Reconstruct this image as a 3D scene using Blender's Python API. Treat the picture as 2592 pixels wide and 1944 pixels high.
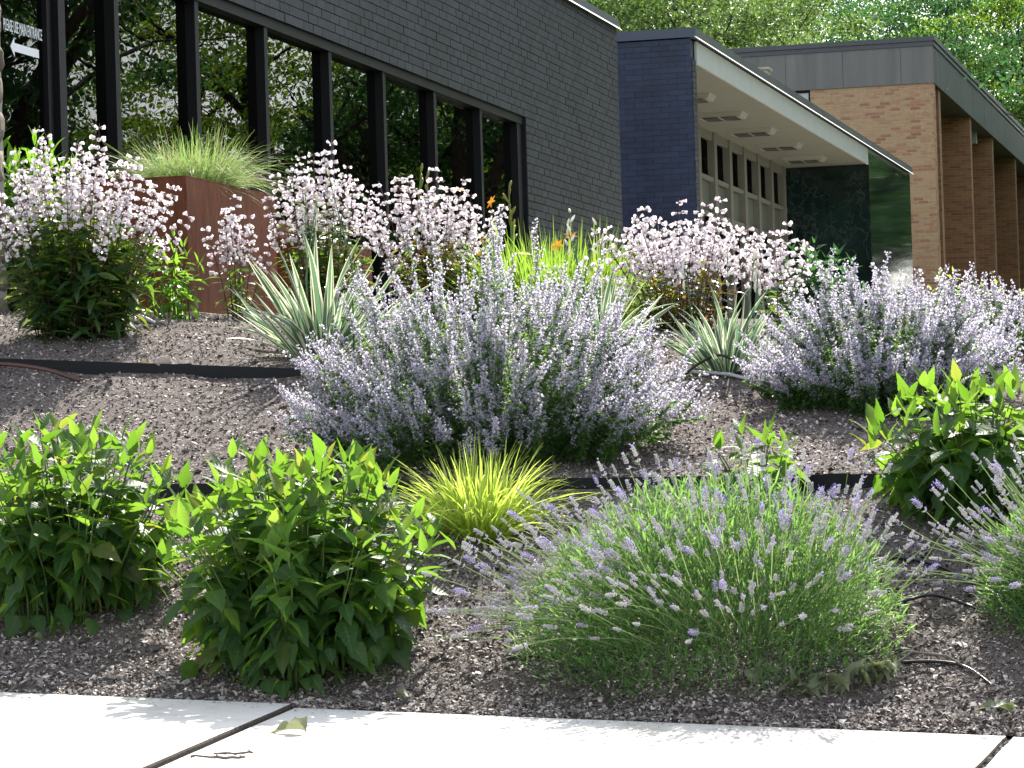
import bpy, math
import numpy as np
from mathutils import Matrix, Vector

# ------------------------------------------------------------------ scene, camera, light
for o in list(bpy.data.objects):
    bpy.data.objects.remove(o)
scene = bpy.context.scene
coll = scene.collection

FPX = 7700.0                      # focal length in photograph pixels (2592 wide)
PITCH = math.atan((1141 - 972) / FPX)
ROLL = math.radians(1.72)
FWD = np.array([0, math.cos(PITCH), math.sin(PITCH)])
UP0 = np.array([0, -math.sin(PITCH), math.cos(PITCH)])
RT0 = np.array([1.0, 0, 0])
UPC = math.cos(ROLL) * UP0 + math.sin(ROLL) * RT0
RTC = math.cos(ROLL) * RT0 - math.sin(ROLL) * UP0
cam_data = bpy.data.cameras.new("camera")
cam_data.sensor_width = 36.0
cam_data.lens = FPX / 2592 * 36.0
cam_data.clip_start = 0.1
cam_data.clip_end = 2000
cam = bpy.data.objects.new("camera", cam_data)
coll.objects.link(cam)
cam.matrix_world = Matrix(((RTC[0], UPC[0], -FWD[0], 0), (RTC[1], UPC[1], -FWD[1], 0), (RTC[2], UPC[2], -FWD[2], 0), (0, 0, 0, 1)))
scene.camera = cam

SUN_AZ = math.radians(13.5)       # to the right of the view direction, behind the scene
SUN_EL = math.radians(44)
world = bpy.data.worlds.new("World")
scene.world = world
world.use_nodes = True
wn = world.node_tree
wn.nodes.clear()
sky = wn.nodes.new("ShaderNodeTexSky")
sky.sky_type = 'NISHITA'
sky.sun_disc = False
sky.sun_elevation = SUN_EL
sky.sun_rotation = SUN_AZ
sky.air_density = 1.0
sky.dust_density = 1.0
bg = wn.nodes.new("ShaderNodeBackground")
bg.inputs[1].default_value = 0.15
wo = wn.nodes.new("ShaderNodeOutputWorld")
hs = wn.nodes.new("ShaderNodeHueSaturation")      # a paler, slightly hazy summer sky
hs.inputs["Saturation"].default_value = 0.42
wn.links.new(sky.outputs[0], hs.inputs["Color"])
wn.links.new(hs.outputs[0], bg.inputs[0])
wn.links.new(bg.outputs[0], wo.inputs[0])
sl = bpy.data.lights.new("sun", 'SUN')
sl.energy = 4.6
sl.angle = math.radians(0.55)
sl.color = (1.0, 0.95, 0.86)
sun = bpy.data.objects.new("sun", sl)
coll.objects.link(sun)
sd = Vector((math.sin(SUN_AZ) * math.cos(SUN_EL), math.cos(SUN_AZ) * math.cos(SUN_EL), math.sin(SUN_EL)))
sun.rotation_euler = sd.to_track_quat('Z', 'Y').to_euler()
sun.location = sd * 60
vs = scene.view_settings
vs.view_transform = 'Standard'
vs.look = 'None'
vs.gamma = 1
vs.exposure = 1.35
vs.use_curve_mapping = False
scene.render.engine = 'CYCLES'
scene.cycles.max_bounces = 8
scene.cycles.diffuse_bounces = 3
scene.cycles.glossy_bounces = 4
scene.cycles.transparent_max_bounces = 8
scene.cycles.use_denoising = True

# ------------------------------------------------------------------ places: building axes, ground, rays
TH = math.atan(2024 / FPX)        # the buildings run 14.7 degrees to the right of the view
SU, CU = math.sin(TH), math.cos(TH)
def bw(b, a, z):                  # building axes (b: out of the long walls, a: along them) -> world
    return np.array([b * CU + a * SU, -b * SU + a * CU, z])
def wb(x, y):
    return x * CU - y * SU, x * SU + y * CU
RB = Matrix.Rotation(-TH, 4, 'Z')
def ray(px, py):
    return FWD + RTC * (px - 1296) / FPX - UPC * (py - 972) / FPX
def on_b(px, py, b):              # where the line of sight meets the long wall plane b -> (a, z)
    d = ray(px, py); db, da = wb(d[0], d[1]); k = b / db
    return da * k, d[2] * k
def on_a(px, py, a):
    d = ray(px, py); db, da = wb(d[0], d[1]); k = a / da
    return db * k, d[2] * k

PA = [-60, 8.0, 11.09, 11.4, 13.69, 13.71, 14.9, 16.0, 16.5, 17.3, 19, 24, 40, 400]
PZ = [-1.15, -1.04, -1.0, -0.94, -0.20, -0.15, 0.065, 0.295, 0.40, 0.58, 0.72, 0.95, 1.05, 1.4]
GA = [-60, 8, 11.09, 13.7, 14.9, 16.5, 18, 25, 40, 400]
GG = [-0.02, -0.045, -0.045, -0.012, -0.045, -0.078, -0.065, -0.02, 0, 0]
def gz(x, y, rough=1):
    b, a = wb(np.asarray(x, float), np.asarray(y, float))
    z = 0.018 * np.sign(a - 16.0) * np.clip(-4.0 - b, 0, 1) * np.clip(1 - np.abs(a - 16) / 0.9, 0, 1) + np.interp(a, PA, PZ) + np.interp(a, GA, GG) * (np.clip(b, -10, 6) + 3)
    n = 0.014 * np.sin(x * 5.1 + 1.7 * y) * np.sin(y * 4.3 - x * 1.1) + 0.008 * np.sin(x * 13 + y * 3) * np.sin(y * 11 - 2 * x)
    return z + rough * np.where(a > 11.2, n, 0)
def on_ground(px, py, y0=9.0, y1=40.0):
    d = ray(px, py)
    ks = np.linspace(y0, y1, 3000)
    h = d[2] * ks - gz(d[0] * ks, d[1] * ks)
    i = np.argmax(h < 0)
    k = ks[i]
    return np.array([d[0] * k, d[1] * k, float(gz(d[0] * k, d[1] * k))])

# ------------------------------------------------------------------ mesh helpers
class Tm:                         # a small mesh: vertices, faces, material slots, attribute (variation, across, along, 0)
    def __init__(s):
        s.V, s.F, s.M, s.A, s.n = [], [], [], [], 0
    def add(s, V, F, mi=0, A=None, M=None):
        V = np.asarray(V, float)
        if M is not None:
            V = V @ M[:3, :3].T + M[:3, 3]
        if A is None:
            A = np.zeros((len(V), 4)); A[:, 0] = np.random.rand()
        s.V.append(V); s.A.append(np.asarray(A, float))
        s.F += [tuple(i + s.n for i in f) for f in F]
        s.M += [mi] * len(F) if np.isscalar(mi) else list(mi)
        s.n += len(V)
        return s
    def put(s, t, M=None, var=None):
        V, A = t.arr()
        A = A.copy()
        if var is not None:
            A[:, 0] = var
        return s.add(V, t.F, t.M, A, M)
    def arr(s):
        return np.concatenate(s.V), np.concatenate(s.A)
np.random.seed(5)

def mesh_from(name, V, loops, total, mi, A, mats, smooth=False):
    me = bpy.data.meshes.new(name)
    me.vertices.add(len(V)); me.vertices.foreach_set("co", np.ascontiguousarray(V, dtype=np.float32).ravel())
    me.loops.add(len(loops)); me.loops.foreach_set("vertex_index", np.ascontiguousarray(loops, dtype=np.int32))
    start = np.concatenate([[0], np.cumsum(total)[:-1]]).astype(np.int32)
    me.polygons.add(len(total)); me.polygons.foreach_set("loop_start", start)
    me.polygons.foreach_set("material_index", np.ascontiguousarray(mi, dtype=np.int32))
    me.polygons.foreach_set("use_smooth", np.full(len(total), smooth, dtype=bool))
    at = me.attributes.new("att", 'FLOAT_COLOR', 'POINT')
    at.data.foreach_set("color", np.ascontiguousarray(A, dtype=np.float32).ravel())
    me.update(calc_edges=True)
    me.validate()
    for m in mats:
        me.materials.append(m)
    return me
def mesh_of(t, name, mats, smooth=False, offset=None):
    V, A = t.arr()
    if offset is not None:
        V = V - offset
    loops = [i for f in t.F for i in f]
    return mesh_from(name, V, loops, [len(f) for f in t.F], t.M, A, mats, smooth)
def chunk(t, Ms, var):            # a template stamped at many places
    V, A = t.arr(); k, n = len(Ms), len(V)
    Ms = np.asarray(Ms)
    VV = np.einsum('kij,nj->kni', Ms[:, :3, :3], V) + Ms[:, None, :3, 3]
    AA = np.broadcast_to(A, (k, n, 4)).copy(); AA[:, :, 0] = (AA[:, :, 0] + np.asarray(var)[:, None]) % 1.0
    lp = np.array([i for f in t.F for i in f])
    LL = (lp[None] + (np.arange(k) * n)[:, None]).ravel()
    return VV.reshape(-1, 3), LL, np.tile([len(f) for f in t.F], k), np.tile(t.M, k), AA.reshape(-1, 4)
def mesh_chunks(name, cs, mats, smooth=False):
    off, Ls = 0, []
    for c in cs:
        Ls.append(c[1] + off); off += len(c[0])
    return mesh_from(name, np.concatenate([c[0] for c in cs]), np.concatenate(Ls), np.concatenate([c[2] for c in cs]),
                     np.concatenate([c[3] for c in cs]), np.concatenate([c[4] for c in cs]), mats, smooth)
def ribbons(P, W, S, mi=0, var=None):   # P (n,m,3) centre lines, W (n,m) half widths, S (n,3) or (n,m,3) side
    n, m = P.shape[:2]
    if S.ndim == 2:
        S = np.repeat(S[:, None], m, 1)
    V = np.stack([P - S * W[..., None], P + S * W[..., None]], 2)      # n,m,2,3
    base = (np.arange(n) * m * 2)[:, None] + (np.arange(m - 1) * 2)[None]
    q = np.stack([base, base + 1, base + 3, base + 2], -1).reshape(-1)
    A = np.zeros((n, m, 2, 4)); A[..., 0] = (np.random.rand(n) if var is None else var)[:, None, None]
    A[..., 0, 1] = -1; A[..., 1, 1] = 1; A[..., 2] = np.linspace(0, 1, m)[None, :, None]
    nf = n * (m - 1)
    return V.reshape(-1, 3), q, np.full(nf, 4), np.full(nf, mi), A.reshape(-1, 4)
def link(o, parent=None):
    coll.objects.link(o)
    if parent is not None:
        o.parent = parent
    return o
def tag(o, label, cat, group=None, kind=None):
    if label: o["label"] = label
    if cat: o["category"] = cat
    if group: o["group"] = group
    if kind: o["kind"] = kind
    return o
def empty(name, loc, label, cat, group=None):
    o = bpy.data.objects.new(name, None)
    o.empty_display_size = 0.2
    o.location = loc
    link(o)
    return tag(o, label, cat, group)
def off_of(p):
    while p is not None and p.parent is not None:
        p = p.parent
    return np.array(p.location) if p is not None else np.zeros(3)
def part(name, t, mats, parent=None, smooth=False, kind=None):     # world-coordinate template -> object under parent
    mats = mats if isinstance(mats, (list, tuple)) else [mats]
    o = bpy.data.objects.new(name, mesh_of(t, name, mats, smooth, off_of(parent)))
    link(o, parent)
    if kind: o["kind"] = kind
    return o
def inst(name, me, M, parent):
    o = bpy.data.objects.new(name, me)
    link(o, parent)
    o.matrix_basis = Matrix(M.tolist()) if not isinstance(M, Matrix) else M
    return o
def scatter(parent, name, temps, mats, Ms, tid, nobj, stuff, order=None, smooth=False, var=None):
    # the first nobj pieces become objects of their own, the rest one joined part
    Ms = np.asarray(Ms); tid = np.asarray(tid)
    idx = np.arange(len(Ms)) if order is None else np.argsort(order)
    mes = [mesh_of(t, name, mats, smooth) for t in temps]
    for i in idx[:nobj]:
        inst(name, mes[tid[i]], Ms[i], parent)
    rest = idx[nobj:]
    if len(rest):
        vv = np.random.rand(len(Ms)) if var is None else var
        cs = [chunk(temps[k], Ms[rest[tid[rest] == k]], vv[rest[tid[rest] == k]]) for k in range(len(temps)) if np.any(tid[rest] == k)]
        o = bpy.data.objects.new(stuff, mesh_chunks(stuff, cs, mats, smooth))
        link(o, parent); o["kind"] = "stuff"
def stuff_part(name, cs, mats, parent=None, smooth=False):
    o = bpy.data.objects.new(name, mesh_chunks(name, cs, mats, smooth))
    link(o, parent); o["kind"] = "stuff"
    return o
def unit(v):
    v = np.asarray(v, float)
    return v / np.maximum(np.linalg.norm(v, axis=-1, keepdims=True), 1e-9)
def frame(p, d, up=(0, 0, 1), s=1.0, roll=0.0):      # template +Y along d, +Z near up
    y = unit(d); x = np.cross(y, np.asarray(up, float))
    if np.linalg.norm(x) < 1e-3:
        x = np.cross(y, (1, 0.1, 0))
    x = unit(x); z = np.cross(x, y)
    if roll:
        x, z = x * math.cos(roll) + z * math.sin(roll), z * math.cos(roll) - x * math.sin(roll)
    s = np.asarray(s, float) * np.ones(3)
    M = np.eye(4); M[:3, 0] = x * s[0]; M[:3, 1] = y * s[1]; M[:3, 2] = z * s[2]; M[:3, 3] = p
    return M
def frame_z(p, d, s=1.0, spin=0.0):                  # template +Z along d
    z = unit(d); x = np.cross((0.3, 1, 0.1), z); x = unit(x); y = np.cross(z, x)
    x, y = x * math.cos(spin) + y * math.sin(spin), y * math.cos(spin) - x * math.sin(spin)
    M = np.eye(4); M[:3, 0] = x * s; M[:3, 1] = y * s; M[:3, 2] = z * s; M[:3, 3] = p
    return M
def tube(P, r, k=5):
    P = np.asarray(P, float); n = len(P); r = np.ones(n) * r if np.isscalar(r) else np.asarray(r)
    T = unit(np.gradient(P, axis=0))
    ref = np.array([0.31, 0.17, 0.93]) if abs(T[:, 2]).mean() < 0.8 else np.array([1, 0.2, 0.1])
    X = unit(np.cross(T, ref)); Y = np.cross(T, X)
    an = np.arange(k) * 2 * math.pi / k
    V = P[:, None] + r[:, None, None] * (np.cos(an)[None, :, None] * X[:, None] + np.sin(an)[None, :, None] * Y[:, None])
    F = [(i * k + j, i * k + (j + 1) % k, (i + 1) * k + (j + 1) % k, (i + 1) * k + j) for i in range(n - 1) for j in range(k)]
    F.append(tuple(range(k - 1, -1, -1))); F.append(tuple((n - 1) * k + j for j in range(k)))
    A = np.zeros((n * k, 4)); A[:, 2] = np.repeat(np.linspace(0, 1, n), k); A[:, 0] = np.random.rand()
    return V.reshape(-1, 3), F, 0, A
BOXF = [(0, 1, 3, 2), (4, 6, 7, 5), (0, 4, 5, 1), (2, 3, 7, 6), (0, 2, 6, 4), (1, 5, 7, 3)]
def box_bw(t, b0, b1, a0, a1, z0, z1, mi=0):         # box in building axes
    V = [bw(b, a, z) for b in (b0, b1) for a in (a0, a1) for z in (z0, z1)]
    return t.add(V, BOXF, mi)
def bxo(name, r, mats, parent, bev=0.0):
    t = Tm(); box_bw(t, *r)
    o = part(name, t, mats, parent)
    if bev:
        m = o.modifiers.new("bevel", 'BEVEL'); m.width = bev; m.segments = 2
    return o
def leaf_t(L, W, shape, fold=0.25, curl=0.2, serr=0.0, seg=9, wave=0.0, mi=0):
    ts = np.linspace(0, 1, seg + 1); V, A = [], []
    for i, t in enumerate(ts):
        w = W * shape(t) * (1 + (serr if i % 2 else -serr * 0.6) if 0 < i < seg else 1)
        zc = -curl * L * t * t
        for x in (-1, 0, 1):
            V.append((x * w * 0.5, L * (t - 0.12 * curl * t * t) - (abs(x) * serr * 0.25 * L / seg * 2 if i % 2 else 0), zc + abs(x) * w * fold * 0.5 + wave * W * math.sin(t * 9 + x) * abs(x)))
            A.append((0, x, t, 0))
    F = []
    for i in range(seg):
        for j in (0, 1):
            a = i * 3 + j
            F.append((a, a + 1, a + 4, a + 3))
    return Tm().add(V, F, mi, A)
def ovate(t):                     # egg-shaped leaf drawn out to a point
    if t >= 1: return 0.01
    m = 0.30
    return max(0.05, math.sin(math.pi / 2 * min(1, t / m)) ** 0.7) if t < m else max(0.02, (1 - (t - m) / (1 - m)) ** 0.95 * (1 + 0.55 * (t - m) / (1 - m) * (1 - (t - m) / (1 - m))))
heart = lambda t: max(0.02, math.sin(math.pi * min(1, (t * 0.97 + 0.03) ** 0.5)) ** 0.8) if t < 1 else 0.01
lance = lambda t: max(0.04, math.sin(math.pi * min(1, t ** 0.8)) ** 0.9) if t < 1 else 0.01
oblong = lambda t: max(0.05, math.sin(math.pi * t) ** 0.55) if 0 < t < 1 else 0.08

# ------------------------------------------------------------------ materials
def new_mat(name):
    m = bpy.data.materials.new(name); m.use_nodes = True
    nt = m.node_tree; nt.nodes.clear()
    return m, nt, nt.nodes.new("ShaderNodeOutputMaterial")
def N(nt, typ, **kw):
    n = nt.nodes.new(typ)
    for k, v in kw.items():
        if k == 'op': n.operation = v
        elif k == 'blend': n.data_type = 'RGBA'; n.blend_type = v
        else: setattr(n, k, v)
    return n
def L(nt, a, b): nt.links.new(a, b)
def ramp(nt, fac, stops, interp='LINEAR'):
    r = N(nt, "ShaderNodeValToRGB"); r.color_ramp.interpolation = interp
    e = r.color_ramp.elements
    while len(e) < len(stops): e.new(0.5)
    for el, (p, c) in zip(e, stops):
        el.position = p; el.color = (*c, 1)
    L(nt, fac, r.inputs[0])
    return r.outputs[0]
def mixc(nt, fac, a, b, blend='MIX'):
    m = N(nt, "ShaderNodeMix", blend=blend)
    for i, v in ((0, fac), (6, a), (7, b)):
        if isinstance(v, (int, float)): m.inputs[i].default_value = v
        elif isinstance(v, tuple): m.inputs[i].default_value = (*v, 1)
        else: L(nt, v, m.inputs[i])
    return m.outputs[2]
def noise(nt, scale, detail=4, rough=0.55, vec=None, co='Object'):
    n = N(nt, "ShaderNodeTexNoise"); n.inputs["Scale"].default_value = scale; n.inputs["Detail"].default_value = detail; n.inputs["Roughness"].default_value = rough
    if vec is None:
        vec = N(nt, "ShaderNodeTexCoord").outputs[co]
    L(nt, vec, n.inputs["Vector"])
    return n.outputs[0]
def math_(nt, op, a, b=None, clamp=False):
    m = N(nt, "ShaderNodeMath", op=op); m.use_clamp = clamp
    for i, v in ((0, a), (1, b)):
        if v is None: continue
        if isinstance(v, (int, float)): m.inputs[i].default_value = v
        else: L(nt, v, m.inputs[i])
    return m.outputs[0]
def bump(nt, h, strength=0.3, dist=0.01):
    b = N(nt, "ShaderNodeBump"); b.inputs["Strength"].default_value = strength; b.inputs["Distance"].default_value = dist
    L(nt, h, b.inputs["Height"])
    return b.outputs[0]
def var_of(nt):                    # per-piece variation: attribute + object random
    a = N(nt, "ShaderNodeAttribute"); a.attribute_name = "att"
    s = N(nt, "ShaderNodeSeparateColor"); L(nt, a.outputs["Color"], s.inputs[0])
    o = N(nt, "ShaderNodeObjectInfo")
    v = math_(nt, 'FRACT', math_(nt, 'ADD', s.outputs[0], o.outputs["Random"]))
    return v, s.outputs[1], s.outputs[2]
def surf(name, col, rough=0.8, spec=0.3, metal=0.0, nscale=6.0, namt=0.25, bscale=None, bstr=0.2, bdist=0.01, var=0.0, coat=0, wear=0.0):
    m, nt, out = new_mat(name)
    p = N(nt, "ShaderNodeBsdfPrincipled")
    c = tuple(col)
    f = noise(nt, nscale, 5)
    lo = tuple(x * (1 - namt) for x in c); hi = tuple(min(1, x * (1 + namt)) for x in c)
    cc = ramp(nt, f, [(0.25, lo), (0.75, hi)])
    if wear:                       # weathering over the whole wall, streaked downwards
        ge = N(nt, "ShaderNodeNewGeometry"); mp = N(nt, "ShaderNodeMapping"); mp.inputs["Scale"].default_value = (1.6, 1.6, 0.5)
        L(nt, ge.outputs["Position"], mp.inputs[0])
        cc = mixc(nt, 1.0, cc, ramp(nt, noise(nt, 0.9, 6, 0.6, mp.outputs[0]), [(0.3, (1 - wear,) * 3), (0.7, (1 + wear,) * 3)]), 'MULTIPLY')
    if var:
        v, _, _ = var_of(nt)
        cc = mixc(nt, 1.0, cc, ramp(nt, v, [(0, (1 - var,) * 3), (1, (1 + var,) * 3)]), 'MULTIPLY')
    L(nt, cc, p.inputs["Base Color"])
    p.inputs["Roughness"].default_value = rough; p.inputs["Specular IOR Level"].default_value = spec; p.inputs["Metallic"].default_value = metal
    p.inputs["Coat Weight"].default_value = coat
    if bscale:
        L(nt, bump(nt, noise(nt, bscale, 6, 0.65), bstr, bdist), p.inputs["Normal"])
    L(nt, p.outputs[0], out.inputs[0])
    return m
def leafm(name, cols, tcols, trans=0.42, rough=0.42, spec=0.45, vein=0.0, tip=None):
    # thin leaf: reflects and lets light through; colour differs from leaf to leaf
    m, nt, out = new_mat(name)
    v, ax, al = var_of(nt)
    n = len(cols)
    c = ramp(nt, v, [(i / max(1, n - 1), k) for i, k in enumerate(cols)])
    tc = ramp(nt, v, [(i / max(1, len(tcols) - 1), k) for i, k in enumerate(tcols)])
    p = N(nt, "ShaderNodeBsdfPrincipled"); tr = N(nt, "ShaderNodeBsdfTranslucent"); mx = N(nt, "ShaderNodeMixShader")
    if vein:
        ab = math_(nt, 'ABSOLUTE', ax)
        w = math_(nt, 'SINE', math_(nt, 'MULTIPLY', math_(nt, 'SUBTRACT', al, math_(nt, 'MULTIPLY', ab, 0.16)), 48))
        mid = math_(nt, 'LESS_THAN', ab, 0.09)
        k = math_(nt, 'MAXIMUM', mid, math_(nt, 'MULTIPLY', math_(nt, 'GREATER_THAN', w, 0.86), 0.6))
        c = mixc(nt, math_(nt, 'MULTIPLY', k, vein), c, (0.14, 0.22, 0.07))
        tc = mixc(nt, math_(nt, 'MULTIPLY', k, vein * 0.7), tc, (0.12, 0.22, 0.03))
        L(nt, bump(nt, w, 0.25, 0.002), p.inputs["Normal"])
    L(nt, c, p.inputs["Base Color"]); L(nt, tc, tr.inputs[0])
    p.inputs["Roughness"].default_value = rough; p.inputs["Specular IOR Level"].default_value = spec
    mx.inputs[0].default_value = trans
    L(nt, p.outputs[0], mx.inputs[1]); L(nt, tr.outputs[0], mx.inputs[2]); L(nt, mx.outputs[0], out.inputs[0])
    return m

M = {}
M['helio'] = leafm("broad_leaf_green", [(0.016, 0.050, 0.017), (0.022, 0.066, 0.019), (0.030, 0.080, 0.020), (0.016, 0.050, 0.017), (0.022, 0.066, 0.019), (0.030, 0.080, 0.020), (0.022, 0.066, 0.019), (0.055, 0.080, 0.020)], [(0.16, 0.36, 0.02), (0.24, 0.46, 0.035), (0.34, 0.56, 0.05), (0.16, 0.36, 0.02), (0.24, 0.46, 0.035), (0.34, 0.56, 0.05), (0.24, 0.46, 0.035), (0.44, 0.48, 0.06)], 0.44, 0.48, 0.32, vein=0.45)
M['stemg'] = surf("green_stem", (0.07, 0.12, 0.03), 0.6, 0.3)
M['stemd'] = surf("dark_red_stem", (0.06, 0.025, 0.022), 0.6, 0.3)
M['lavleaf'] = leafm("lavender_leaf", [(0.040, 0.10, 0.034), (0.065, 0.135, 0.050), (0.10, 0.16, 0.075)], [(0.22, 0.46, 0.08), (0.36, 0.60, 0.14)], 0.45, 0.5, 0.35)
M['lavstem'] = leafm("lavender_stem", [(0.14, 0.21, 0.09), (0.22, 0.28, 0.14)], [(0.32, 0.46, 0.16), (0.38, 0.50, 0.20)], 0.3, 0.5, 0.3)
M['calyx'] = leafm("lavender_calyx", [(0.44, 0.45, 0.45), (0.52, 0.53, 0.46), (0.46, 0.43, 0.54), (0.58, 0.58, 0.55)], [(0.78, 0.77, 0.77), (0.80, 0.80, 0.70), (0.72, 0.69, 0.80)], 0.5, 0.7, 0.2)
M['floret'] = leafm("lavender_floret", [(0.32, 0.25, 0.58), (0.42, 0.35, 0.66), (0.52, 0.46, 0.70)], [(0.50, 0.40, 0.84), (0.62, 0.53, 0.90)], 0.5, 0.6, 0.2)
M['nepleaf'] = leafm("catmint_leaf", [(0.034, 0.085, 0.028), (0.055, 0.12, 0.042), (0.085, 0.145, 0.062)], [(0.18, 0.40, 0.04), (0.30, 0.54, 0.07)], 0.42, 0.5, 0.35)
M['nepcal'] = leafm("catmint_calyx", [(0.36, 0.35, 0.33), (0.44, 0.43, 0.36), (0.42, 0.37, 0.42)], [(0.58, 0.56, 0.54), (0.60, 0.58, 0.48), (0.58, 0.53, 0.60)], 0.45, 0.7, 0.2)
M['nepflo'] = leafm("catmint_floret", [(0.54, 0.48, 0.72), (0.66, 0.61, 0.76), (0.78, 0.75, 0.82)], [(0.68, 0.62, 0.86), (0.80, 0.76, 0.90), (0.88, 0.86, 0.92)], 0.6, 0.6, 0.2)
M['penleaf'] = leafm("beardtongue_leaf", [(0.016, 0.046, 0.022), (0.026, 0.064, 0.024), (0.036, 0.075, 0.026)], [(0.14, 0.30, 0.02), (0.26, 0.46, 0.04), (0.34, 0.42, 0.03)], 0.34, 0.30, 0.6)
M['penleaf2'] = leafm("bronze_beardtongue_leaf", [(0.022, 0.042, 0.018), (0.045, 0.048, 0.020), (0.060, 0.035, 0.020)], [(0.20, 0.32, 0.03), (0.36, 0.30, 0.03), (0.36, 0.18, 0.02)], 0.36, 0.30, 0.6)
M['bell'] = leafm("beardtongue_bell", [(0.84, 0.79, 0.82), (0.88, 0.86, 0.86), (0.80, 0.70, 0.77)], [(0.92, 0.86, 0.89), (0.93, 0.91, 0.92), (0.87, 0.74, 0.82)], 0.55, 0.6, 0.2)
M['bellbase'] = leafm("beardtongue_calyx", [(0.12, 0.06, 0.06), (0.16, 0.10, 0.07)], [(0.3, 0.15, 0.10)], 0.3, 0.6, 0.2)
M['irisg'] = leafm("sword_leaf_green", [(0.060, 0.125, 0.085), (0.085, 0.155, 0.105)], [(0.15, 0.28, 0.14), (0.20, 0.34, 0.16)], 0.33, 0.42, 0.4)
M['irisc'] = leafm("sword_leaf_cream", [(0.60, 0.62, 0.44), (0.66, 0.66, 0.52)], [(0.70, 0.72, 0.45), (0.76, 0.76, 0.55)], 0.4, 0.45, 0.4)
M['gold'] = leafm("golden_grass_blade", [(0.26, 0.36, 0.05), (0.38, 0.46, 0.08), (0.52, 0.56, 0.22)], [(0.56, 0.76, 0.08), (0.72, 0.84, 0.16)], 0.5, 0.4, 0.4)
M['fine'] = leafm("fine_grass_blade", [(0.07, 0.14, 0.04), (0.12, 0.18, 0.06), (0.26, 0.24, 0.14)], [(0.26, 0.48, 0.10), (0.36, 0.54, 0.14), (0.5, 0.46, 0.26)], 0.45, 0.45, 0.35)
M['lily'] = leafm("daylily_leaf", [(0.06, 0.12, 0.03), (0.10, 0.17, 0.03)], [(0.28, 0.50, 0.05), (0.40, 0.58, 0.06)], 0.45, 0.4, 0.4)
M['bud'] = leafm("daylily_bud", [(0.16, 0.20, 0.06), (0.24, 0.18, 0.06)], [(0.40, 0.44, 0.10), (0.5, 0.32, 0.08)], 0.35, 0.5, 0.3)
M['orange'] = leafm("orange_petal", [(0.70, 0.22, 0.02), (0.76, 0.32, 0.04)], [(0.85, 0.34, 0.03), (0.9, 0.45, 0.05)], 0.45, 0.5, 0.3)
M['bright'] = leafm("bright_shrub_leaf", [(0.040, 0.12, 0.022), (0.06, 0.15, 0.026)], [(0.24, 0.52, 0.03), (0.34, 0.62, 0.05)], 0.45, 0.28, 0.55)
M['lime'] = leafm("lime_leaf", [(0.16, 0.24, 0.03), (0.22, 0.30, 0.04)], [(0.45, 0.62, 0.05), (0.55, 0.68, 0.08)], 0.45, 0.4, 0.4)
M['deadleaf'] = leafm("dry_leaf", [(0.20, 0.15, 0.09), (0.26, 0.20, 0.13), (0.16, 0.15, 0.08)], [(0.34, 0.24, 0.10), (0.30, 0.24, 0.10)], 0.3, 0.6, 0.3)
M['wilt'] = leafm("wilted_leaf", [(0.10, 0.13, 0.07), (0.15, 0.17, 0.10), (0.20, 0.20, 0.14)], [(0.2, 0.26, 0.08), (0.26, 0.28, 0.12)], 0.3, 0.5, 0.4)
M['budwhite'] = leafm("pale_bud", [(0.55, 0.52, 0.42), (0.7, 0.66, 0.58)], [(0.7, 0.66, 0.5)], 0.4, 0.6, 0.3)
M['treeA'] = leafm("tree_leaf_pale", [(0.040, 0.075, 0.022), (0.060, 0.10, 0.030), (0.075, 0.115, 0.040)], [(0.17, 0.30, 0.05), (0.25, 0.38, 0.09)], 0.40, 0.45, 0.4)
M['treeB'] = leafm("tree_leaf_deep", [(0.018, 0.052, 0.026), (0.028, 0.070, 0.032), (0.038, 0.085, 0.032)], [(0.06, 0.19, 0.05), (0.11, 0.27, 0.05)], 0.38, 0.45, 0.4)
M['treeC'] = leafm("tree_leaf_yellow", [(0.042, 0.085, 0.016), (0.070, 0.125, 0.020), (0.10, 0.15, 0.024)], [(0.20, 0.38, 0.03), (0.32, 0.50, 0.04)], 0.42, 0.45, 0.4)
M['bark'] = surf("tree_bark", (0.055, 0.042, 0.034), 0.9, 0.1, nscale=8, namt=0.5, bscale=14, bstr=0.8, bdist=0.05)
M['darkbrick'] = surf("black_painted_brick", (0.017, 0.020, 0.027), 0.62, 0.35, nscale=18, namt=0.22, bscale=60, bstr=0.25, bdist=0.004, var=0.36, wear=0.28)
M['darkmortar'] = surf("black_mortar", (0.016, 0.017, 0.020), 0.9, 0.1)
M['navybrick'] = surf("navy_painted_brick", (0.020, 0.027, 0.055), 0.6, 0.35, nscale=14, namt=0.2, bscale=50, bstr=0.2, bdist=0.004, var=0.2, wear=0.25)
M['navymortar'] = surf("navy_mortar", (0.014, 0.021, 0.050), 0.7, 0.3)
M['navymetal'] = surf("navy_coping_metal", (0.035, 0.045, 0.080), 0.45, 0.5, nscale=3, namt=0.1)
M['frame'] = surf("black_aluminium_frame", (0.005, 0.0053, 0.006), 0.55, 0.2, nscale=2, namt=0.1)
M['coping'] = surf("charcoal_coping_metal", (0.055, 0.060, 0.070), 0.45, 0.5, nscale=3, namt=0.12)
M['drip'] = surf("pale_drip_metal", (0.80, 0.80, 0.80), 0.5, 0.5, nscale=3, namt=0.05)
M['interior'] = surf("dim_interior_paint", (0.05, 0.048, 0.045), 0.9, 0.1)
M['white'] = surf("painted_fascia_board", (0.40, 0.425, 0.405), 0.6, 0.3, nscale=4, namt=0.06)
M['soffit'] = surf("painted_soffit", (0.21, 0.20, 0.158), 0.8, 0.2, nscale=2, namt=0.06)
M['fixture'] = surf("fixture_metal", (0.28, 0.27, 0.225), 0.5, 0.3, nscale=3, namt=0.05)
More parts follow.
